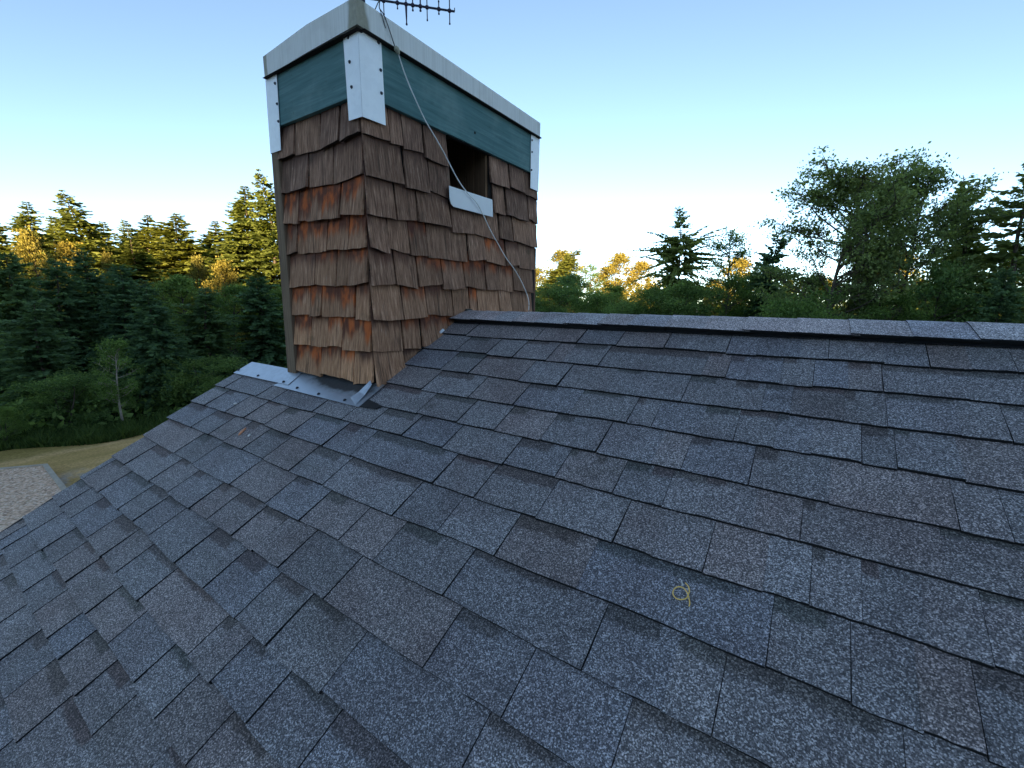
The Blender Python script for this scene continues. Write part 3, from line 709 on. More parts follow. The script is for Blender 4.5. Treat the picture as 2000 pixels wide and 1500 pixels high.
# wooden corner post at the far left edge
b = MB(); b.hexa([(-0.722, YF - 0.031, -0.345), (-0.638, YF - 0.031, -0.345), (-0.638, YF + 0.03, -0.345), (-0.722, YF + 0.03, -0.345)],
                 [(-0.690, YF - 0.031, 0.79), (-0.628, YF - 0.031, 0.79), (-0.628, YF + 0.03, 0.79), (-0.690, YF + 0.03, 0.79)])
cpart(b.build('corner_post', M['post'], ch, (-0.66, YF, 0.2), bevel=0.004))
# black skirt under the lowest front shakes
b = MB(); b.box((-0.63, YF - 0.004, -0.36), (-0.02, YF - 0.0005, -0.29)); cpart(b.build('base_skirt', M['tar'], ch))
# green boards
b = MB(); b.box((-0.606, YF - 0.030, 0.887), (-0.03, YF - 0.002, 1.125)); cpart(b.build('trim_board', M['board'], ch, (-0.3, YF, 1.0), bevel=0.003))
b = MB(); b.box((0.002, YF + 0.03, 0.888), (0.030, 0.70, 1.125)); cpart(b.build('trim_board', M['board'], ch, (0, 0.0, 1.0), bevel=0.003))
b = MB(); b.box((0.0012, OY0 - 0.005, 0.884), (0.020, OY1 + 0.004, 0.8878)); cpart(b.build('opening_header', M['core'], ch))
# knot hole in the right board
b = MB(); b.tube([(0.0295, y_on_right(919, 0.98), 0.955), (0.0312, y_on_right(919, 0.98), 0.955)], 0.007, 10); cpart(b.build('knot', M['core'], ch))
# bright corner angles with screws
def angle(verts_a, verts_b, screws, nrm_a, nrm_b=None):
    b = MB(); th = 0.0016
    for vs_, n in ((verts_a, nrm_a), (verts_b, nrm_b)):
        if vs_ is None: continue
        n = np.array(n); b.hexa([tuple(np.array(p)) for p in vs_], [tuple(np.array(p) + n * th) for p in vs_])
    c = tuple(np.mean(np.array(verts_a), axis=0))
    o = cpart(b.build('corner_metal', M['trim'], ch, c))
    for p, n in screws: screw(p, n, o, c)
    return o
def screw(p, n, parent, off, r=0.0046):
    b = MB(); p = np.array(p); n = np.array(n)
    b.tube([p, p + n * 0.0012], r * 1.45, 12); b.tube([p + n * 0.001, p + n * 0.0052], r, 6)
    o = b.build('screw', M['screw'], parent, tuple(p)); o.location = tuple(p - np.array(off)); return o
yf = YF - 0.034; xr = 0.034
fn, rn = (0, -1, 0), (1, 0, 0)
P = lambda X, Y: on_y(X, Y, yf - 0.002)
Q = lambda X, Y: on_x(X, Y, xr + 0.002)
angle([(-0.060, yf, 1.118), (xr, yf, 1.118), (xr, yf, 0.797), (-0.053, yf, 0.799)],
      [(xr, yf + 0.0005, 1.118), (xr, -0.566, 1.118), (xr, -0.560, 0.800), (xr, yf + 0.0005, 0.797)],
      [(P(680, 73), fn), (P(683, 121), fn), (P(687, 170), fn), (Q(739, 83), rn), (Q(743.5, 137), rn), (Q(745, 182), rn)], fn, rn)
angle([(-0.676, yf, 1.118), (-0.573, yf, 1.118), (-0.592, yf, 0.777), (-0.689, yf, 0.777)],
      [(-0.677, yf + 0.0005, 1.118), (-0.677, yf + 0.11, 1.118), (-0.690, yf + 0.11, 0.777), (-0.690, yf + 0.0005, 0.777)],
      [(P(537.5, 163), fn), (P(541.5, 203), fn), (P(544, 237), fn)], fn, (-1, 0, 0))
angle([(xr, 0.628, 1.118), (xr, 0.737, 1.118), (xr, 0.729, 0.788), (xr, 0.630, 0.790)],
      [(xr - 0.001, 0.7372, 1.118), (xr - 0.10, 0.7372, 1.118), (xr - 0.10, 0.7295, 0.788), (xr - 0.001, 0.7295, 0.788)],
      [(Q(1039, 274), rn), (Q(1039, 297), rn), (Q(1038, 332), rn)], rn, (0, 1, 0))
# white metal sill plate under the opening (lower near corner rounded)
sp = [(0.0, -0.168, 0.637), (0.0, 0.202, 0.638), (0.0, 0.207, 0.543), (0.0, -0.138, 0.541), (0.0, -0.156, 0.552), (0.0, -0.166, 0.575)]
b = MB(); n = len(sp)
b.add([(0.040, p[1], p[2]) for p in sp] + [(0.0425, p[1], p[2]) for p in sp],
      [tuple(range(n)), tuple(range(2 * n - 1, n - 1, -1))] + [(i, (i + 1) % n, n + (i + 1) % n, n + i) for i in range(n)])
b.box((-0.15, -0.138, 0.632), (0.040, 0.19, 0.6365))
cpart(b.build('sill_plate', M['white'], ch, (0.04, 0.02, 0.59)))
# cap: fascia ring with sloping top, soffit, drip edge
b = MB()
cx0, cx1, cy0, cy1 = -0.655, 0.050, -0.695, 0.716; zb0 = 1.119
t = 0.035
front_top = [(cx0, 1.196), (-0.29, 1.219), (cx1, 1.214)]
for (xa, za), (xb_, zb_) in zip(front_top[:-1], front_top[1:]):
    b.hexa([(xa, cy0, zb0 - (0.012 if xa == cx0 else 0.004)), (xb_, cy0, zb0 - (0.004 if xb_ < 0 else 0)), (xb_, cy0 + t, zb0), (xa, cy0 + t, zb0)],
           [(xa, cy0, za), (xb_, cy0, zb_), (xb_, cy0 + t, zb_), (xa, cy0 + t, za)])
b.hexa([(cx1 - t, cy0 + t + 0.0005, zb0), (cx1, cy0 + t + 0.0005, zb0), (cx1, cy1, zb0), (cx1 - t, cy1, zb0)],
       [(cx1 - t, cy0 + t + 0.0005, 1.214), (cx1, cy0 + t + 0.0005, 1.214), (cx1, cy1, 1.203), (cx1 - t, cy1, 1.203)])
b.hexa([(cx1, cy0, zb0), (cx1, cy0 + t, zb0), (cx1 - t, cy0 + t, zb0), (cx1 - t, cy0, zb0)], [(cx1, cy0, 1.2138), (cx1, cy0 + t, 1.2138), (cx1 - t, cy0 + t, 1.2138), (cx1 - t, cy0, 1.2138)]) if False else None
b.hexa([(cx0, cy0 + t + 0.0005, zb0), (cx0 + t, cy0 + t + 0.0005, zb0), (cx0 + t, cy1, zb0), (cx0, cy1, zb0)],
       [(cx0, cy0 + t + 0.0005, 1.196), (cx0 + t, cy0 + t + 0.0005, 1.196), (cx0 + t, cy1, 1.196), (cx0, cy1, 1.196)])
b.hexa([(cx0 + t + 0.0005, cy1 - t, zb0), (cx1 - t - 0.0005, cy1 - t, zb0), (cx1 - t - 0.0005, cy1, zb0), (cx0 + t + 0.0005, cy1, zb0)],
       [(cx0 + t + 0.0005, cy1 - t, 1.2), (cx1 - t - 0.0005, cy1 - t, 1.2), (cx1 - t - 0.0005, cy1, 1.2), (cx0 + t + 0.0005, cy1, 1.2)])
b.add([(cx0 + 0.02, cy0 + 0.02, 1.193), (cx1 - 0.02, cy0 + 0.02, 1.2), (cx1 - 0.02, cy1 - 0.02, 1.193), (cx0 + 0.02, cy1 - 0.02, 1.193), (-0.3, 0.0, 1.228)], [(0, 1, 4), (1, 2, 4), (2, 3, 4), (3, 0, 4)])
cpart(b.build('cap', M['cap'], ch))
b = MB()      # dark drip lip under the fascia
b.box((cx0 - 0.012, cy0 - 0.005, zb0 - 0.0135), (cx1 + 0.004, cy0 + 0.03, zb0 - 0.0125)); b.box((cx1 - 0.03, cy0 + 0.032, zb0 - 0.006), (cx1 + 0.005, cy1 + 0.012, zb0 - 0.001))
b.box((XL - 0.0, YF - 0.002, 1.1262), (0.004, YB, 1.1302))
cpart(b.build('drip_edge', M['core'], ch))
b = MB(); yy = cy0 + 0.034
b.box((cx0 + 0.03, yy, 1.131), (cx1 - 0.036, cy1 - 0.036, 1.134)); cpart(b.build('cap_soffit', M['core'], ch))
# flashing on the roof in front of the chimney
def roof_sheet(name, pts, h0, h1, mat, bend=None, sub=None):
    b = MB(); n = len(pts)
    b.add([roof_pt(x, D, h0 + (bend(x, D) if bend else 0)) for x, D in pts] + [roof_pt(x, D, h1 + (bend(x, D) if bend else 0)) for x, D in pts],
          [tuple(range(n)), tuple(range(2 * n - 1, n - 1, -1))] + [(i, (i + 1) % n, n + (i + 1) % n, n + i) for i in range(n)])
    c = roof_pt(*np.mean(np.array(pts), axis=0), h1)
    return cpart(b.build(name, mat, ch, c)), c
f1, c_1 = roof_sheet('flashing', [(-1.190, 0.842), (-1.179, 0.722), (-0.86, 0.7255), (-0.600, 0.730), (-0.577, 0.848)], 0.0155, 0.0170, M['flash'])
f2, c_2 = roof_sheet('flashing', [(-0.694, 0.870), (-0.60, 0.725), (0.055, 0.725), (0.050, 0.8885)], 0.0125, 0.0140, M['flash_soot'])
def rs(X, Y, par, c, h=0.016):
    x, D = on_roof(X, Y); D += 0.012; screw(roof_pt(x, D, h), (0, -SN, CS), par, c, 0.0058)
for X, Y in ((473, 725), (511, 736), (561, 748)): rs(X, Y, f1, c_1, 0.017)
for X, Y in ((587, 759), (629, 771), (680, 783)): rs(X, Y, f2, c_2, 0.014)
# turned-up step flashing at the near corner, and the membrane beside it
b = MB()
A0 = np.array(roof_pt(0.020, 0.881, 0.014)); A1 = np.array(roof_pt(-0.055, 0.846, 0.016))
T0 = np.array(on_x(723, 743, -0.012)); T1 = np.array(on_x(726, 751, 0.012)); N_ = np.array([0.0016, -0.0004, 0.0006])
mid0 = (A1 + T0) / 2 + np.array([-0.004, -0.006, -0.012]); mid1 = (A0 + T1) / 2 + np.array([0.0, 0.004, -0.004])
q1 = [A0, A1, mid0, T0, T1, mid1]; n = 6
b.add([tuple(p) for p in q1] + [tuple(p + N_) for p in q1], [(0, 1, 2, 5), (5, 2, 3, 4), (6, 11, 8, 7), (11, 10, 9, 8)] + [(i, (i + 1) % n, n + (i + 1) % n, n + i) for i in range(n)])
cpart(b.build('step_flashing', M['flash'], ch, tuple(A0)))
roof_sheet('membrane', [on_roof(X, Y) for X, Y in ((696, 795), (720, 800.5), (737, 803), (748, 797), (726, 785.5), (712, 780), (737, 757), (722, 757), (688, 783))], 0.0105, 0.0125, M['tar'])
# black counter flashing where the right face meets the roof
b = MB(); b.hexa([roof_pt(0.001, 0.70, -0.004), roof_pt(0.022, 0.70, -0.004), roof_pt(0.022, 0.06, -0.004), roof_pt(0.001, 0.06, -0.004)],
                 [roof_pt(0.001, 0.70, 0.018), roof_pt(0.010, 0.70, 0.013), roof_pt(0.010, 0.06, 0.013), roof_pt(0.001, 0.06, 0.018)])
cpart(b.build('wall_flashing', M['tar'], ch))
b = MB(); xx, dd = on_roof(856, 651); b.hexa([roof_pt(0.024, dd + .02, 0.014), roof_pt(0.034, dd + .02, 0.014), roof_pt(0.034, dd - .012, 0.014), roof_pt(0.024, dd - .012, 0.014)], [roof_pt(0.024, dd + .02, 0.024), roof_pt(0.030, dd + .02, 0.022), roof_pt(0.030, dd - .012, 0.022), roof_pt(0.024, dd - .012, 0.024)])
cpart(b.build('flashing_tab', M['white'], ch))

# ------------------------------------------------------------------ aerial, cable, scraps on the roof
AZ = 1.50
p0, p1 = on_z(700, -6, AZ), on_z(888, 22.5, AZ); bd = (p1 - p0); L = np.linalg.norm(bd); bd /= L
ant = empty('tv_antenna', (p0[0], p0[1], 1.21)); tag(ant, 'dark yagi television antenna above the chimney cap', 'antenna')
def apart(b, name, m):
    o = b.build(name, m, ant); o.location = (-p0[0], -p0[1], -1.21); return o
b = MB(); b.tube([(p0[0], p0[1], 1.215), (p0[0], p0[1], AZ + 0.05)], 0.014, 10); apart(b, 'mast', M['antenna'])
b = MB(); b.tube([(p0[0], p0[1], 1.211), (p0[0], p0[1], 1.223)], 0.05, 12); apart(b, 'base_plate', M['antenna'])
b = MB(); b.box((p0[0] - 0.022, p0[1] - 0.022, AZ - 0.02), (p0[0] + 0.022, p0[1] + 0.022, AZ + 0.02)); apart(b, 'mast_clamp', M['antenna'])
b = MB(); b.tube([p0 - bd * 0.1, p1], 0.0052, 8); apart(b, 'boom', M['boom'])
perp = np.array([-bd[1], bd[0], 0.0]); up = np.array([0, 0, 1.0])
ed = up
for X, yt, yb, r in ((749, -30, 22, 0.0024), (776, -20, 14, 0.0024), (793, -40, 39, 0.0032), (806, -24, 18, 0.0030), (821, -26, 19, 0.0036), (834, -36, 34, 0.0026), (857, 6, 25, 0.0028), (878, -26, 41, 0.0028)):
    # where this element crosses the boom, then its half lengths up and down
    lo_, hi_ = 0.0, 1.2
    for _ in range(40):
        md = (lo_ + hi_) / 2; v = ROT @ (p0 + bd * md - CAM); Xm = 1000 + FPX * v[0] / v[2]
        if Xm < X: lo_ = md
        else: hi_ = md
    c = p0 + bd * lo_; v = ROT @ (c - CAM); Yc = 750 - FPX * v[1] / v[2]; s_ = v[2] / FPX
    dn = max(0.006, (yb - Yc) * s_ * 1.12); u_ = max(0.006, (Yc - yt) * s_ * 1.12)
    b = MB(); b.tube([c - ed * dn, c + ed * u_], r, 7)
    for q_, h_ in ((c - ed * dn, 1), (c + ed * u_, -1)): b.tube([q_ - ed * 0.003, q_ + ed * 0.003], r * 1.55, 7)
    b.tube([c - ed * 0.006, c + ed * 0.006], 0.0085, 8)
    if X == 793: b.tube([c - ed * dn * 0.75, c - ed * 0.008], [0.0035, 0.0058], 8)
    apart(b, 'element', M['antenna'])
b = MB(); b.tube([p1, p1 + up * 0.016], 0.0022, 6); apart(b, 'boom_end_pin', M['antenna'])

def spline(pts, n=6):
    pts = [np.array(p) for p in pts]; P_ = [2 * pts[0] - pts[1]] + pts + [2 * pts[-1] - pts[-2]]; out = []
    for i in range(1, len(P_) - 2):
        for k in range(n):
            t_ = k / n; a, b_, c, d = P_[i - 1], P_[i], P_[i + 1], P_[i + 2]
            out.append(0.5 * ((2 * b_) + (-a + c) * t_ + (2 * a - 5 * b_ + 4 * c - d) * t_ ** 2 + (-a + 3 * b_ - 3 * c + d) * t_ ** 3))
    out.append(pts[-1]); return out
cpx = [(778, 104, .066), (786, 131, .056), (799, 166, .05), (814, 200, .05), (831, 236, .046), (850, 268, .044), (868, 300, .042), (882, 328, .046), (897, 355, .05), (914, 378, .054), (931, 396, .056), (944, 420, .052), (957, 448, .046), (972, 475, .044), (988, 503, .042), (1006, 528, .042), (1020, 553, .042), (1030, 577, .042), (1033, 592, .044), (1032.5, 606, .044)]
wp = [on_x(X, Y, x) for X, Y, x in cpx]
cab = empty('antenna_cable', tuple(wp[0])); tag(cab, 'white cable sagging down the right face of the chimney', 'cable')
def cabp(b, name, m): o = b.build(name, m, cab); o.location = tuple(-wp[0]); return o
b = MB(); b.tube(spline(wp, 5), 0.0029, 8); cabp(b, 'white_sheath', M['cable_w'])
dp = [p0 + np.array([0.0, 0, -0.27])] + [on_x(X, Y, x) for X, Y, x in ((738, 6, .050), (741, 16, .056), (749, 28, .058), (757, 48, .058), (765, 72, .060), (771, 90, .064), (775, 99, .066))]
dp[0] = np.array([p0[0] + 0.01, p0[1], 1.30])
b = MB(); b.tube(spline(dp, 5), 0.0021, 7); cabp(b, 'dark_lead', M['cable_b'])
d2 = [on_x(X, Y, x) for X, Y, x in ((741, 16, .056), (746, 30, .054), (750, 44, .053), (753, 55, .052))]
b = MB(); b.tube(spline(d2, 4), 0.0016, 6); cabp(b, 'earth_lead', M['cable_b'])
b = MB(); kc = [on_x(X, Y, .066) for X, Y in ((772, 90), (774, 95), (777, 101), (779, 106))]; b.tube(kc, [0.006, 0.0115, 0.0105, 0.005], 9); cabp(b, 'cable_clip', M['clip'])

def on_shingle(X, Y, h=0.0135):
    x, D = on_roof(X, Y); return np.array(roof_pt(x, D, h))
# curled amber fibre
hp = [(1339, 1145), (1345, 1153), (1347, 1164), (1345, 1170), (1341, 1175), (1331, 1176.5), (1321, 1174), (1315, 1166), (1317, 1158), (1325, 1155), (1335, 1158), (1343, 1166), (1346.5, 1177), (1347.5, 1184), (1346, 1190)]
hh = [.011, .013, .016, .018, .012, .0095, .0095, .010, .012, .016, .018, .0145, .0095, .0095, .010]
pts = [on_shingle(X, Y, h + 0.002) for (X, Y), h in zip(hp, hh)]
b = MB(); b.tube(spline(pts, 5), 0.0013, 6); fo = b.build('curled_fibre', M['fibre'], None, tuple(pts[5]))
tag(fo, 'thin amber fibre curled in a loop on the shingles', 'fibre')
pts = [on_shingle(X, Y, .0115) for X, Y in ((1328, 1135), (1331.5, 1140), (1333, 1147), (1332, 1150))]
b = MB(); b.tube(spline(pts, 4), 0.0011, 6); fo = b.build('pale_fibre', M['fibre_w'], None, tuple(pts[0])); tag(fo, 'short pale fibre just above the amber curl', 'fibre')
def chip(X, Y, dx, dD, m, label, name='wood_chip'):
    x, D = on_roof(X, Y); b = MB(); h = 0.0095
    pr = [(-.5, -.2), (-.1, -.5), (.5, -.3), (.45, .35), (0, .5), (-.45, .3)]
    ca, sa = math.cos(-0.3), math.sin(-0.3)
    V = [roof_pt(x + (a * ca * dx - c * sa * dD), D + (a * sa * dx + c * ca * dD), h) for a, c in pr] + [roof_pt(x + .8 * (a * ca * dx - c * sa * dD), D + .8 * (a * sa * dx + c * ca * dD), h + 0.005) for a, c in pr]
    b.add(V, [(0, 1, 2, 3, 4, 5), (11, 10, 9, 8, 7, 6)] + [(i, (i + 1) % 6, 6 + (i + 1) % 6, 6 + i) for i in range(6)])
    tag(b.build(name, m, None, roof_pt(x, D, h)), label, 'chip')
chip(476, 846, 0.014, 0.055, M['chip_o'], 'orange wood chip on the shingles left of the chimney base')
chip(489.5, 854, 0.011, 0.018, M['chip_w'], 'tiny white chip just right of the orange chip')
chip(462, 791.5, 0.022, 0.012, M['chip_w'], 'small cream chip on the roof below the metal flashing')

# ------------------------------------------------------------------ trees
def foliage_mesh(name, Q, tint, mat):
    """Q: (n,4,3) quads"""
    n = len(Q); me = bpy.data.meshes.new(name)
    me.vertices.add(4 * n); me.vertices.foreach_set('co', Q.reshape(-1).astype(np.float32))
    me.loops.add(4 * n); me.loops.foreach_set('vertex_index', np.arange(4 * n, dtype=np.int32))
    me.polygons.add(n); me.polygons.foreach_set('loop_start', np.arange(0, 4 * n, 4, dtype=np.int32))
    a = me.attributes.new('tint', 'FLOAT', 'POINT'); a.data.foreach_set('value', np.repeat(tint, 4).astype(np.float32))
    me.materials.append(mat); me.update(calc_edges=True); return me
def norm(v): return v / np.maximum(np.linalg.norm(v, axis=-1, keepdims=True), 1e-9)
def leaves(P, size, r, up=0.5):
    """rhombic leaves at points P"""
    n = len(P); d = norm(r.normal(size=(n, 3))); nn = norm(r.normal(size=(n, 3)) + np.array([0, 0, up]))
    s = norm(np.cross(d, nn)); L_ = size * r.uniform(0.6, 1.35, (n, 1)); W_ = L_ * r.uniform(0.42, 0.7, (n, 1))
    return np.stack([P - d * L_ / 2, P + s * W_ / 2, P + d * L_ / 2, P - s * W_ / 2], 1)
def conifer(name, H, R, seed, levels=44, per=6, dens=1.0, base=0.08, droop=0.35, tw=0.55, mat='fir', rag=0.35, power=0.85, lean=0.0, gap=0.0, prof=None):
    r = np.random.default_rng(seed); Qs, T = [], []
    tp = lambda z: np.array([lean * (z / H) ** 2.5 * H * 0.08 + 0.012 * H * math.sin(z / H * 5), 0.01 * H * math.sin(z / H * 7 + seed), z])
    lumps = r.uniform(0.6, 1.15, (9, 8))
    for i in range(levels):
        t_ = base + (1 - base) * ((i + r.uniform(-0.3, 0.3)) / levels); t_ = min(max(t_, base), 0.992); z = t_ * H
        if r.random() < gap: continue
        for j in range(per):
            az = r.uniform(0, 2 * math.pi); lump = lumps[int(t_ * 8.99), int(az / 6.2832 * 7.99)]
            L_ = (R * (1 - t_) ** power + 0.03 * R) * (1 - rag + rag * 1.6 * r.random()) * lump
            if prof: L_ = R * prof(t_) * (1 - rag + rag * 1.6 * r.random()) * lump
            if t_ < 0.25: L_ *= 0.75 + t_
            el = math.radians(38 * t_ ** 2 - 14 * (1 - t_)) + r.normal() * 0.24
            h_ = np.array([math.cos(az), math.sin(az), 0]); n_ = max(5, int(L_ / (tw * 0.13) * dens))
            s_ = np.sort(r.uniform(0.08, 1.0, n_)) ** 0.85
            P_ = tp(z) + np.outer(s_ * L_ * math.cos(el), h_) + np.outer(s_ * L_ * math.sin(el) - droop * L_ * s_ ** 2 * (0.6 - 0.4 * t_), [0, 0, 1])
            side = np.array([-h_[1], h_[0], 0]) * np.where(r.random(n_) < 0.5, 1, -1)[:, None]
            tl = tw * (0.35 + 0.75 * (1 - s_)) * r.uniform(0.6, 1.2, n_) * min(1.0, 0.22 + L_ / R * 1.7)
            d = norm(side * r.uniform(0.5, 1.1, (n_, 1)) + h_ * r.uniform(0.4, 1.0, (n_, 1)) + np.array([0, 0, 1]) * r.uniform(-0.55, 0.15, (n_, 1)))
            up_ = norm(r.normal(size=(n_, 3)) + np.array([0, 0, 0.25])); w_ = norm(np.cross(d, up_)) * (tl * r.uniform(0.22, 0.42, n_))[:, None]
            Qs.append(np.stack([P_, P_ + d * tl[:, None] * 0.55 + w_, P_ + d * tl[:, None], P_ + d * tl[:, None] * 0.55 - w_], 1))
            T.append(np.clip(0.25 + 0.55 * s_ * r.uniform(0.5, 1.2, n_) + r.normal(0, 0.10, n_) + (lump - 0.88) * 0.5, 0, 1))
    crown = foliage_mesh(name + '_crown', np.concatenate(Qs), np.concatenate(T), M[mat])
    b = MB(); zs = np.linspace(-0.1, H * 0.985, 12); b.tube([tp(z) if z > 0 else np.array([0, 0, z]) for z in zs], [max(0.012, H * 0.0125 * (1 - z / H) ** 0.9 + 0.01) for z in zs], 8)
    return crown, b.mesh(name + '_trunk', M['bark']), H, R
def broadleaf(name, H, R, seed, n_limb=16, leaf=0.16, per=26, base=0.25, mat='leaf', bark='bark', clus=0.45, stems=1, top=0.62, sub=6, rise=0.75):
    r = np.random.default_rng(seed); b = MB(); Pts, T = [], []
    for st in range(stems):
        sa = r.uniform(0, 6.28); sx = (0.0 if stems == 1 else 0.32 * R)
        tr = [np.array([sx * math.cos(sa) * (0.15 + u_), sx * math.sin(sa) * (0.15 + u_), 0]) * (1 if stems > 1 else 0) + np.array([0.03 * H * math.sin(u_ * 4 + seed) * u_, 0.03 * H * math.sin(u_ * 3 + 2 * seed) * u_, u_ * H * 0.96 - 0.1]) for u_ in np.linspace(0, 1, 9)]
        b.tube(tr, [max(0.015, H * 0.013 * (1 - u_) + 0.015) for u_ in np.linspace(0, 1, 9)], 7)
        for i in range(n_limb // stems):
            u_ = base + (0.97 - base) * (i + r.random()) / (n_limb // stems); k_ = u_ * 8; i0 = min(7, int(k_)); p = tr[i0] + (tr[i0 + 1] - tr[i0]) * (k_ - i0)
            uu = (u_ - base) / (1 - base); prof = math.sin(math.pi * min(1, (uu * top / 0.62 * 0.86 + 0.14))) ** 0.7
            L_ = R * max(0.22, prof) * r.uniform(0.65, 1.15); az = r.uniform(0, 6.28); el = math.radians(18 + 42 * uu * rise + r.normal() * 9)
            d = np.array([math.cos(az) * math.cos(el), math.sin(az) * math.cos(el), math.sin(el)]); q_ = p + d * L_; md = p + d * L_ * 0.5 + np.array([0, 0, -0.06 * L_])
            b.tube([p, md, q_], [max(0.012, H * 0.0042), H * 0.0026 + 0.006, 0.008], 5)
            for s_ in range(sub):
                f = r.uniform(0.35, 1.0); o_ = p + (q_ - p) * f; d2 = norm(d + r.normal(size=3) * 0.75 + np.array([0, 0, 0.15])); l2 = L_ * r.uniform(0.18, 0.42) * (1.25 - 0.5 * f); e_ = o_ + d2 * l2
                b.tube([o_, e_], [H * 0.0018 + 0.004, 0.005], 4)
                tn = r.uniform(0.1, 0.9)
                for c_, kk in ((e_, 1.0), ((o_ + e_) / 2, 0.55)):
                    n_ = max(3, int(per * kk * r.uniform(0.5, 1.4))); g = r.normal(size=(n_, 3)) * clus * np.array([1, 1, 0.62]) * r.uniform(0.6, 1.15)
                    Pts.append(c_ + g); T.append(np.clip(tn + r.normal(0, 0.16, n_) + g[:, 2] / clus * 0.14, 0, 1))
    P_ = np.concatenate(Pts); T_ = np.concatenate(T)
    k_ = P_[:, 2] > 0.15
    crown = foliage_mesh(name + '_crown', leaves(P_[k_], leaf, r), T_[k_], M[mat])
    return crown, b.mesh(name + '_trunk', M[bark]), H, R

PROTO = {}
def proto(key):
    if key in PROTO: return PROTO[key]
    mk = {
     'fir1': lambda: conifer('fir', 24, 4.2, 1, 64, 13, 1.5, 0.06, 0.40, 0.88, 'fir', 0.50, 0.80),
     'fir2': lambda: conifer('fir', 24, 4.2, 2, 64, 13, 1.5, 0.06, 0.50, 0.88, 'fir', 0.62, 0.66),
     'fir3': lambda: conifer('fir', 24, 4.2, 3, 60, 12, 1.4, 0.06, 0.35, 0.90, 'fir', 0.75, 0.72, 2.5, 0.03),
     'spr1': lambda: conifer('spruce', 13, 3.4, 11, 46, 9, 1.3, 0.14, 0.45, 0.60, 'spruce', 0.4, 0.65),
     'spr2': lambda: conifer('spruce', 13, 3.4, 12, 46, 9, 1.3, 0.04, 0.55, 0.62, 'spruce', 0.5, 0.5),
     'spr3': lambda: conifer('spruce', 13, 3.4, 13, 44, 9, 1.3, 0.04, 0.4, 0.64, 'spruce', 0.6, 0.55),
     'hem': lambda: conifer('hemlock', 15, 4.0, 23, 60, 10, 1.5, 0.04, 0.85, 0.50, 'olive', 0.65, 1.05, 3.0, 0.10, lambda t_: 0.30 - 0.9 * (t_ - 0.86) if t_ > 0.86 else 0.07 if t_ > 0.81 else float(np.interp(t_, [0, 0.4, 0.6, 0.73, 0.78, 0.81], [0.8, 0.9, 0.95, 1.0, 0.6, 0.2]))),
     'rfir': lambda: conifer('right_fir', 16, 3.2, 31, 46, 8, 1.2, 0.04, 0.5, 0.56, 'olive', 0.6, 0.62, 1.0, 0.04),
     'brd1': lambda: broadleaf('broadleaf', 12, 3.6, 41, 30, 0.22, 42, 0.05, 'leaf', 'bark', 0.50, sub=7),
     'brd2': lambda: broadleaf('broadleaf', 12, 3.6, 42, 30, 0.21, 42, 0.05, 'light_leaf', 'bark', 0.48, sub=7),
     'gold1': lambda: broadleaf('golden', 16, 3.6, 43, 30, 0.36, 26, 0.08, 'gold', 'bark', 0.60, rise=1.2, sub=7),
     'gold2': lambda: broadleaf('golden', 16, 3.4, 44, 28, 0.36, 24, 0.08, 'gold', 'bark', 0.60, rise=1.2, sub=7),
     'birch': lambda: broadleaf('birch', 7, 1.9, 45, 22, 0.12, 40, 0.22, 'light_leaf', 'pale_bark', 0.26),
     'bush1': lambda: broadleaf('bush', 5, 2.8, 46, 26, 0.14, 70, 0.02, 'leaf', 'bark', 0.40, 3, 0.55, 7),
     'bush2': lambda: broadleaf('bush', 5, 2.8, 47, 26, 0.14, 70, 0.02, 'light_leaf', 'bark', 0.40, 3, 0.55, 7),
     'big1': lambda: broadleaf('alder', 15, 5.0, 51, 66, 0.20, 32, 0.10, 'olive', 'bark', 0.33, 1, 0.50, 13),
     'big2': lambda: broadleaf('alder', 15, 5.0, 58, 64, 0.20, 32, 0.10, 'olive', 'bark', 0.33, 1, 0.50, 13),
     'open': lambda: broadleaf('open_tree', 13, 3.0, 55, 26, 0.20, 22, 0.15, 'leaf', 'bark', 0.38),
    }[key]
    crown, trunk, H, R = mk()
    co = np.zeros(len(crown.vertices) * 3, dtype=np.float32); crown.vertices.foreach_get('co', co); co = co.reshape(-1, 3)
    rad = np.hypot(co[:, 0], co[:, 1])
    PROTO[key] = (crown, trunk, float(co[:, 2].max()), float(np.percentile(rad, 96))); return PROTO[key]
trng = random.Random(5)
def tree(key, X, Yt, dist, wpx, name, label, cat='tree', group=None, sink=0.0):
    crown, trunk, H0, R0 = proto(key)
    top = at_dist(X, Yt, dist); H = top[2] - GZ
    a0, a1 = ray(X - wpx / 2, 560), ray(X + wpx / 2, 560); da = abs(math.atan2(a0[1], a0[0]) - math.atan2(a1[1], a1[0])); R = dist * da / 2
    root = empty(name, (top[0], top[1], GZ)); root.rotation_euler = (0, 0, trng.uniform(0, 6.28))
    root.scale = (R / R0, R / R0, H / H0)
    tag(root, label, cat, group); put('crown', crown, root); put('trunk', trunk, root); return root
G1, G2, G3, G4, G5 = 'firs in the back row of the left wood', 'dark trees along the lawn', 'golden trees lit by the low sun', 'trees behind the ridge', 'bushes behind the ridge'
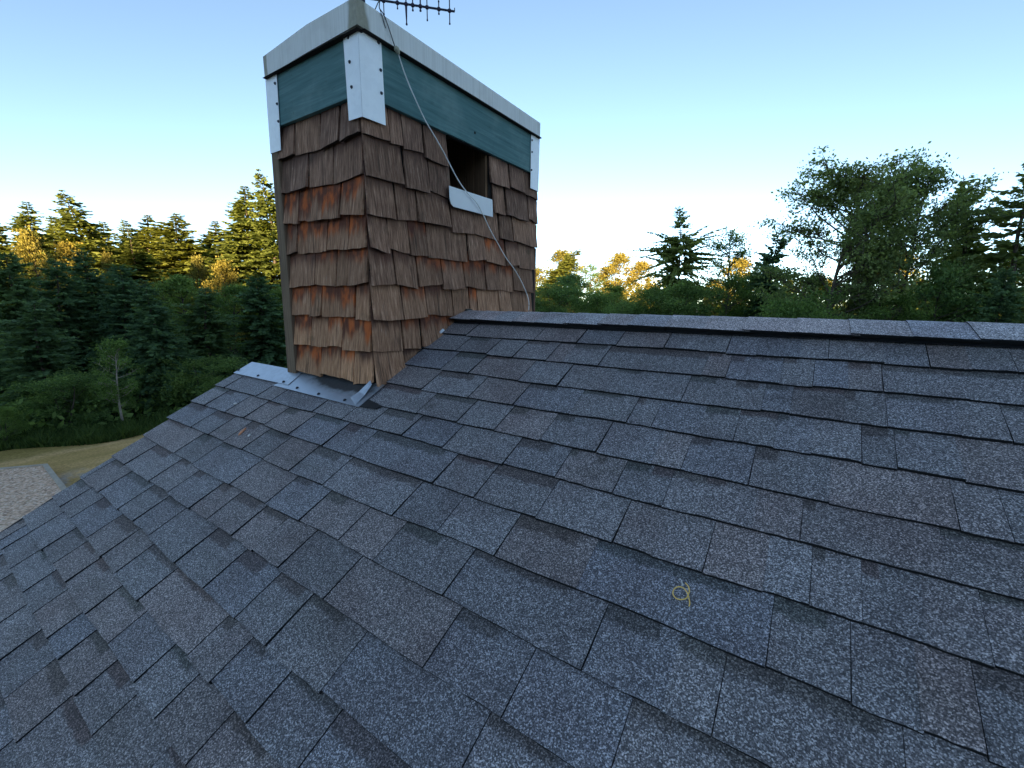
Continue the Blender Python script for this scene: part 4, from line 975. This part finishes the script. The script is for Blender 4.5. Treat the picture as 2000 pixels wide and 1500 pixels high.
TREES = [
 # left, back row
 ('fir2', -18, 425, 80, 100, 'fir_tree', 'fir in the back row cut off by the left edge of the photo', G1),
 ('fir1', 40, 393, 78, 100, 'fir_tree', 'pointed fir at the far left behind a sunlit yellow tree', G1),
 ('fir2', 95, 420, 86, 95, 'fir_tree', 'blunt fir between the pointed fir and the crooked topped fir', G1),
 ('fir3', 150, 390, 80, 125, 'fir_tree', 'fir with a crooked leaning top, tallest of the left group', G1),
 ('fir1', 190, 432, 87, 90, 'fir_tree', 'dim fir just right of the crooked topped fir', G1),
 ('fir2', 240, 428, 83, 80, 'fir_tree', 'narrow fir over the small orange lit tree', G1),
 ('fir1', 284, 418, 80, 105, 'fir_tree', 'broad fir above the yellow green lit tree', G1),
 ('fir2', 346, 417, 77, 105, 'fir_tree', 'wide dark fir in the middle of the gap left of the chimney', G1),
 ('fir1', 412, 430, 88, 90, 'fir_tree', 'bluish fir between the wide dark fir and the bright tall firs', G1),
 ('fir1', 470, 364, 66, 92, 'fir_tree', 'bright sunlit tall fir second from the chimney', G1),
 ('fir3', 524, 353, 64, 88, 'fir_tree', 'bright sunlit tall fir next to the chimney post', G1),
 ('fir2', 640, 420, 78, 110, 'fir_tree', 'fir hidden behind the left side of the chimney', G1),
 ('fir1', 760, 440, 82, 110, 'fir_tree', 'fir hidden behind the middle of the chimney', G1),
 ('fir2', 890, 450, 84, 110, 'fir_tree', 'fir hidden behind the right side of the chimney', G1),
 ('gold1', 55, 432, 64, 95, 'golden_tree', 'yellow sunlit tree in front of the pointed fir at far left', G3),
 ('gold2', 122, 462, 60, 95, 'golden_tree', 'yellow sunlit tree under the crooked topped fir', G3),
 ('gold1', 201, 480, 58, 46, 'golden_tree', 'small orange lit tree poking above the dark trees', G3),
 ('fir1', 266, 466, 56, 110, 'fir_tree', 'yellow green sunlit young fir in front of the broad fir', G1),
 ('gold2', 385, 492, 60, 50, 'golden_tree', 'thin yellow tree left of the orange yellow one', G3),
 ('gold1', 430, 497, 58, 72, 'golden_tree', 'orange yellow tree below the bright tall firs', G3),
 # left, dark belt along the lawn
 ('spr2', -90, 520, 33, 230, 'spruce_tree', 'dark spruce outside the left edge of the photo', G2),
 ('spr2', 15, 490, 37, 220, 'spruce_tree', 'green conifer at the left edge of the dark belt', G2),
 ('spr3', 100, 505, 40, 200, 'spruce_tree', 'dark conifer under the yellow tree at left', G2),
 ('spr1', 165, 482, 42, 190, 'spruce_tree', 'greyish conifer with a raised top left of the birch', G2),
 ('spr2', 228, 515, 38, 180, 'spruce_tree', 'dark conifer standing right behind the birch', G2),
 ('spr1', 290, 545, 29, 190, 'spruce_tree', 'blue black spruce with its pale trunk beside the roof edge', G2),
 ('brd1', 345, 528, 40, 160, 'leafy_tree', 'dim leafy tree right of the blue black spruce', G2),
 ('spr3', 395, 560, 33, 170, 'spruce_tree', 'dark spruce in front of the orange yellow tree', G2),
 ('brd2', 445, 545, 38, 140, 'leafy_tree', 'light green leafy tree below the bright firs', G2),
 ('spr2', 505, 538, 34, 170, 'spruce_tree', 'green conifer above the metal flashing', G2),
 ('brd1', 565, 545, 36, 150, 'leafy_tree', 'leafy tree touching the chimney post at left', G2),
 ('spr1', 700, 540, 36, 200, 'spruce_tree', 'dark conifer hidden behind the chimney front', G2),
 ('brd1', 850, 550, 38, 200, 'leafy_tree', 'leafy tree hidden behind the chimney side', G2),
 ('spr3', 60, 585, 30, 210, 'spruce_tree', 'low green conifer above the gravel pad', G2),
 ('birch', 212, 655, 26.5, 120, 'birch_tree', 'slim young birch with a thin white trunk', G2),
 ('bush1', 110, 720, 27.5, 190, 'bush', 'round dark bush left of the birch', G2),
 ('bush2', -5, 785, 26, 110, 'bush', 'bright green bush at the left edge above the lawn', G2),
 ('bush1', 395, 690, 28, 170, 'bush', 'dark bush behind the roof edge below the flashing', G2),
 ('bush1', 250, 730, 29, 140, 'bush', 'dark bush between the birch and the spruce trunk', G2),
 # right, far
 ('gold1', 1042, 515, 112, 62, 'golden_tree', 'golden tree touching the right side of the chimney', G3),
 ('gold2', 1100, 482, 112, 80, 'golden_tree', 'golden tree right of the small dark fir', G3),
 ('open', 1152, 512, 100, 66, 'leafy_tree', 'olive tree between two golden ones right of the chimney', G4),
 ('gold2', 1186, 515, 118, 60, 'golden_tree', 'dull golden tree left of the brightest golden pair', G3),
 ('gold1', 1212, 483, 110, 68, 'golden_tree', 'tall bright golden tree of the pair left of the hemlock', G3),
 ('gold1', 1254, 500, 108, 70, 'golden_tree', 'lower bright golden tree of the pair left of the hemlock', G3),
 ('fir3', 1067, 487, 98, 62, 'fir_tree', 'small dark fir between golden trees by the chimney', G4),
 ('gold1', 1452, 492, 100, 92, 'golden_tree', 'golden tree behind the open topped tree', G3),
 ('gold2', 1610, 540, 100, 90, 'golden_tree', 'golden tree seen through the left alder', G3),
 ('gold1', 1755, 478, 96, 120, 'golden_tree', 'golden tree seen through the gap between the alders', G3),
 ('gold2', 1395, 540, 112, 70, 'golden_tree', 'golden tree low behind the hemlock', G3),
 # right, near
 ('hem', 1347, 388, 42, 165, 'hemlock_tree', 'hemlock with a bare feathery top and drooping boughs', G4),
 ('open', 1428, 442, 46, 130, 'leafy_tree', 'open topped tree just right of the hemlock', G4),
 ('spr3', 1520, 448, 42, 135, 'spruce_tree', 'dark conifer left of the big alders', G4),
 ('big1', 1668, 283, 33, 235, 'alder_tree', 'big alder with a straight trunk, tallest tree at right', G4),
 ('big2', 1800, 298, 36, 235, 'alder_tree', 'big alder right of the tallest one', G4),
 ('rfir', 1938, 335, 38, 150, 'conifer_tree', 'feathery conifer right of the big alders', G4),
 ('rfir', 2030, 315, 36, 170, 'conifer_tree', 'conifer cut off by the right edge of the photo', G4),
 ('gold2', 1992, 470, 62, 90, 'golden_tree', 'yellow lit tree at the right edge behind the conifers', G3),
 ('spr2', 1895, 425, 40, 110, 'spruce_tree', 'dark conifer in the gap between the right alder and the feathery conifer', G4),
 ('open', 1878, 385, 44, 150, 'leafy_tree', 'green leafy tree against the right flank of the right alder', G4),
 ('brd1', 2150, 480, 40, 220, 'leafy_tree', 'leafy tree outside the right edge of the photo', G4),
 # right, bushes
 ('bush1', 1085, 540, 52, 120, 'bush', 'dark bush next to the chimney behind the ridge', G5),
 ('brd1', 1120, 528, 58, 120, 'leafy_tree', 'dim green tree under the golden tree beside the chimney', G5),
 ('brd2', 1205, 552, 60, 110, 'leafy_tree', 'soft green tree at the foot of the golden pair', G5),
 ('brd1', 1480, 520, 44, 110, 'leafy_tree', 'green tree between the open topped tree and the dark conifer', G5),
 ('bush1', 1160, 556, 48, 110, 'bush', 'dark bush under the olive tree', G5),
 ('bush1', 1230, 578, 38, 100, 'bush', 'low green bush under the golden pair', G5),
 ('brd1', 1282, 552, 40, 135, 'leafy_tree', 'rounded green tree left of the hemlock trunk', G5),
 ('brd1', 1345, 540, 37, 130, 'leafy_tree', 'dense green tree right in front of the hemlock', G5),
 ('brd2', 1425, 530, 40, 120, 'leafy_tree', 'light green tree under the open topped tree', G5),
 ('bush2', 1530, 552, 29, 215, 'bush', 'large light green bush in front of the dark conifer', G5),
 ('bush2', 1672, 592, 27, 170, 'bush', 'bright green bush at the foot of the tallest alder', G5),
 ('brd1', 1600, 520, 37, 130, 'leafy_tree', 'green tree at the left foot of the tallest alder', G5),
 ('brd2', 1748, 560, 32, 150, 'leafy_tree', 'fresh green small tree between the alder trunks', G5),
 ('brd1', 1850, 500, 34, 190, 'leafy_tree', 'dark leafy tree under the right alder', G5),
 ('spr2', 1965, 520, 30, 190, 'spruce_tree', 'low conifer at the right end of the ridge', G5),
]
WIDER = {'fir1': 2.1, 'fir2': 2.0, 'fir3': 1.9, 'big1': 1.4, 'big2': 1.35, 'rfir': 1.9, 'gold1': 1.15, 'gold2': 1.15, 'brd1': 1.1, 'bush1': 1.15, 'spr3': 1.15, 'open': 1.15, 'hem': 1.1}
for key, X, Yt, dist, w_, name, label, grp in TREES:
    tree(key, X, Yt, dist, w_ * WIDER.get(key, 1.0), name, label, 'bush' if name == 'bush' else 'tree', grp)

# undergrowth and tall grass at the foot of the wood
r = np.random.default_rng(77)
n = 26000; az = np.radians(r.uniform(138, 186, n)); ds = 24.3 + np.abs(r.normal(0, 1.6, n)) + 0.8 * np.sin(az * 23)
P_ = np.stack([CAM[0] + ds * np.cos(az), CAM[1] + ds * np.sin(az), np.full(n, GZ)], 1)
hgt = r.uniform(0.12, 0.42, n) * (0.7 + 0.5 * np.sin(az * 61) ** 2); ln = r.normal(0, 0.35, (n, 2)) * hgt[:, None]
wd = 0.022 + 0.02 * r.random(n); a2 = r.uniform(0, 6.28, n); sv = np.stack([np.cos(a2) * wd, np.sin(a2) * wd, np.zeros(n)], 1)
tp = P_ + np.stack([ln[:, 0], ln[:, 1], hgt], 1); md = P_ * 0.45 + tp * 0.55 + np.array([0, 0, 0.03])
og = put('tall_grass', foliage_mesh('tall_grass', np.stack([P_ - sv, P_ + sv, md + sv * 0.6, tp], 1), r.random(n), M['grass'])); tag(og, kind='stuff')
n = 30000; az = np.radians(r.uniform(66, 186, n)); ds = r.uniform(26.5, 38, n)
P_ = np.stack([CAM[0] + ds * np.cos(az), CAM[1] + ds * np.sin(az), GZ + np.abs(r.normal(0, 0.55, n))], 1)
og = put('undergrowth', foliage_mesh('undergrowth', leaves(P_, 0.30, r), r.random(n), M['leaf'])); tag(og, kind='stuff')

# the far treeline that closes the horizon
Qf, Tf = [], []
rf = np.random.default_rng(31)
for kk in range(330):
    az_ = math.radians(rf.uniform(58, 192)); dd_ = rf.uniform(135, 190); H_ = rf.uniform(8.5, 13.0); R_ = rf.uniform(2.5, 4.5); m_ = 230
    z_ = rf.uniform(0.02, 1.0, m_); a_ = rf.uniform(0, 6.28, m_); q_ = R_ * (1.02 - z_) ** 0.6 * np.sqrt(rf.random(m_))
    Qf.append(leaves(np.stack([CAM[0] + dd_ * math.cos(az_) + q_ * np.cos(a_), CAM[1] + dd_ * math.sin(az_) + q_ * np.sin(a_), GZ + z_ * H_], 1), 1.25, rf, 0.2)); Tf.append(np.clip(rf.normal(rf.uniform(0.2, 0.8), 0.15, m_), 0, 1))
og = put('far_treeline', foliage_mesh('far_treeline', np.concatenate(Qf), np.concatenate(Tf), M['fir'])); tag(og, kind='stuff')

# the wood behind the photographer, across the lawn: it shades the house from the low sun
Qs, Ts = [], []
wr = random.Random(9)
def wood_tree(x, y, H, R, seed):
    rr = np.random.default_rng(seed); m = 420
    z = rr.uniform(0.05, 1.0, m); az = rr.uniform(0, 6.28, m); rad = R * (1.02 - z) ** 0.55 * np.sqrt(rr.random(m))
    c = np.stack([x + rad * np.cos(az), y + rad * np.sin(az), GZ + z * H], 1)
    Qs.append(leaves(c, 3.2, rr, 0.2)); Ts.append(rr.random(m))
lv = np.array([-math.cos(SUN_AZ), -math.sin(SUN_AZ)]); tv = np.array([-lv[1], lv[0]])
x = -190.0; i = 0
while x < 190:
    for row in range(3):
        hgt = (wr.uniform(29.5, 33.5) if x > 34 else wr.uniform(35.0, 38.0)) * (1 if row else 0.96)
        c_ = CAM[:2] - lv * (128 + 7 * row + wr.uniform(-2, 2)) + tv * (x + wr.uniform(-1, 1))
        wood_tree(c_[0], c_[1], hgt, wr.uniform(4.6, 6.0), i); i += 1
    x += 4.4
og = put('distant_wood', foliage_mesh('distant_wood', np.concatenate(Qs), np.concatenate(Ts), M['spruce'])); tag(og, kind='stuff')
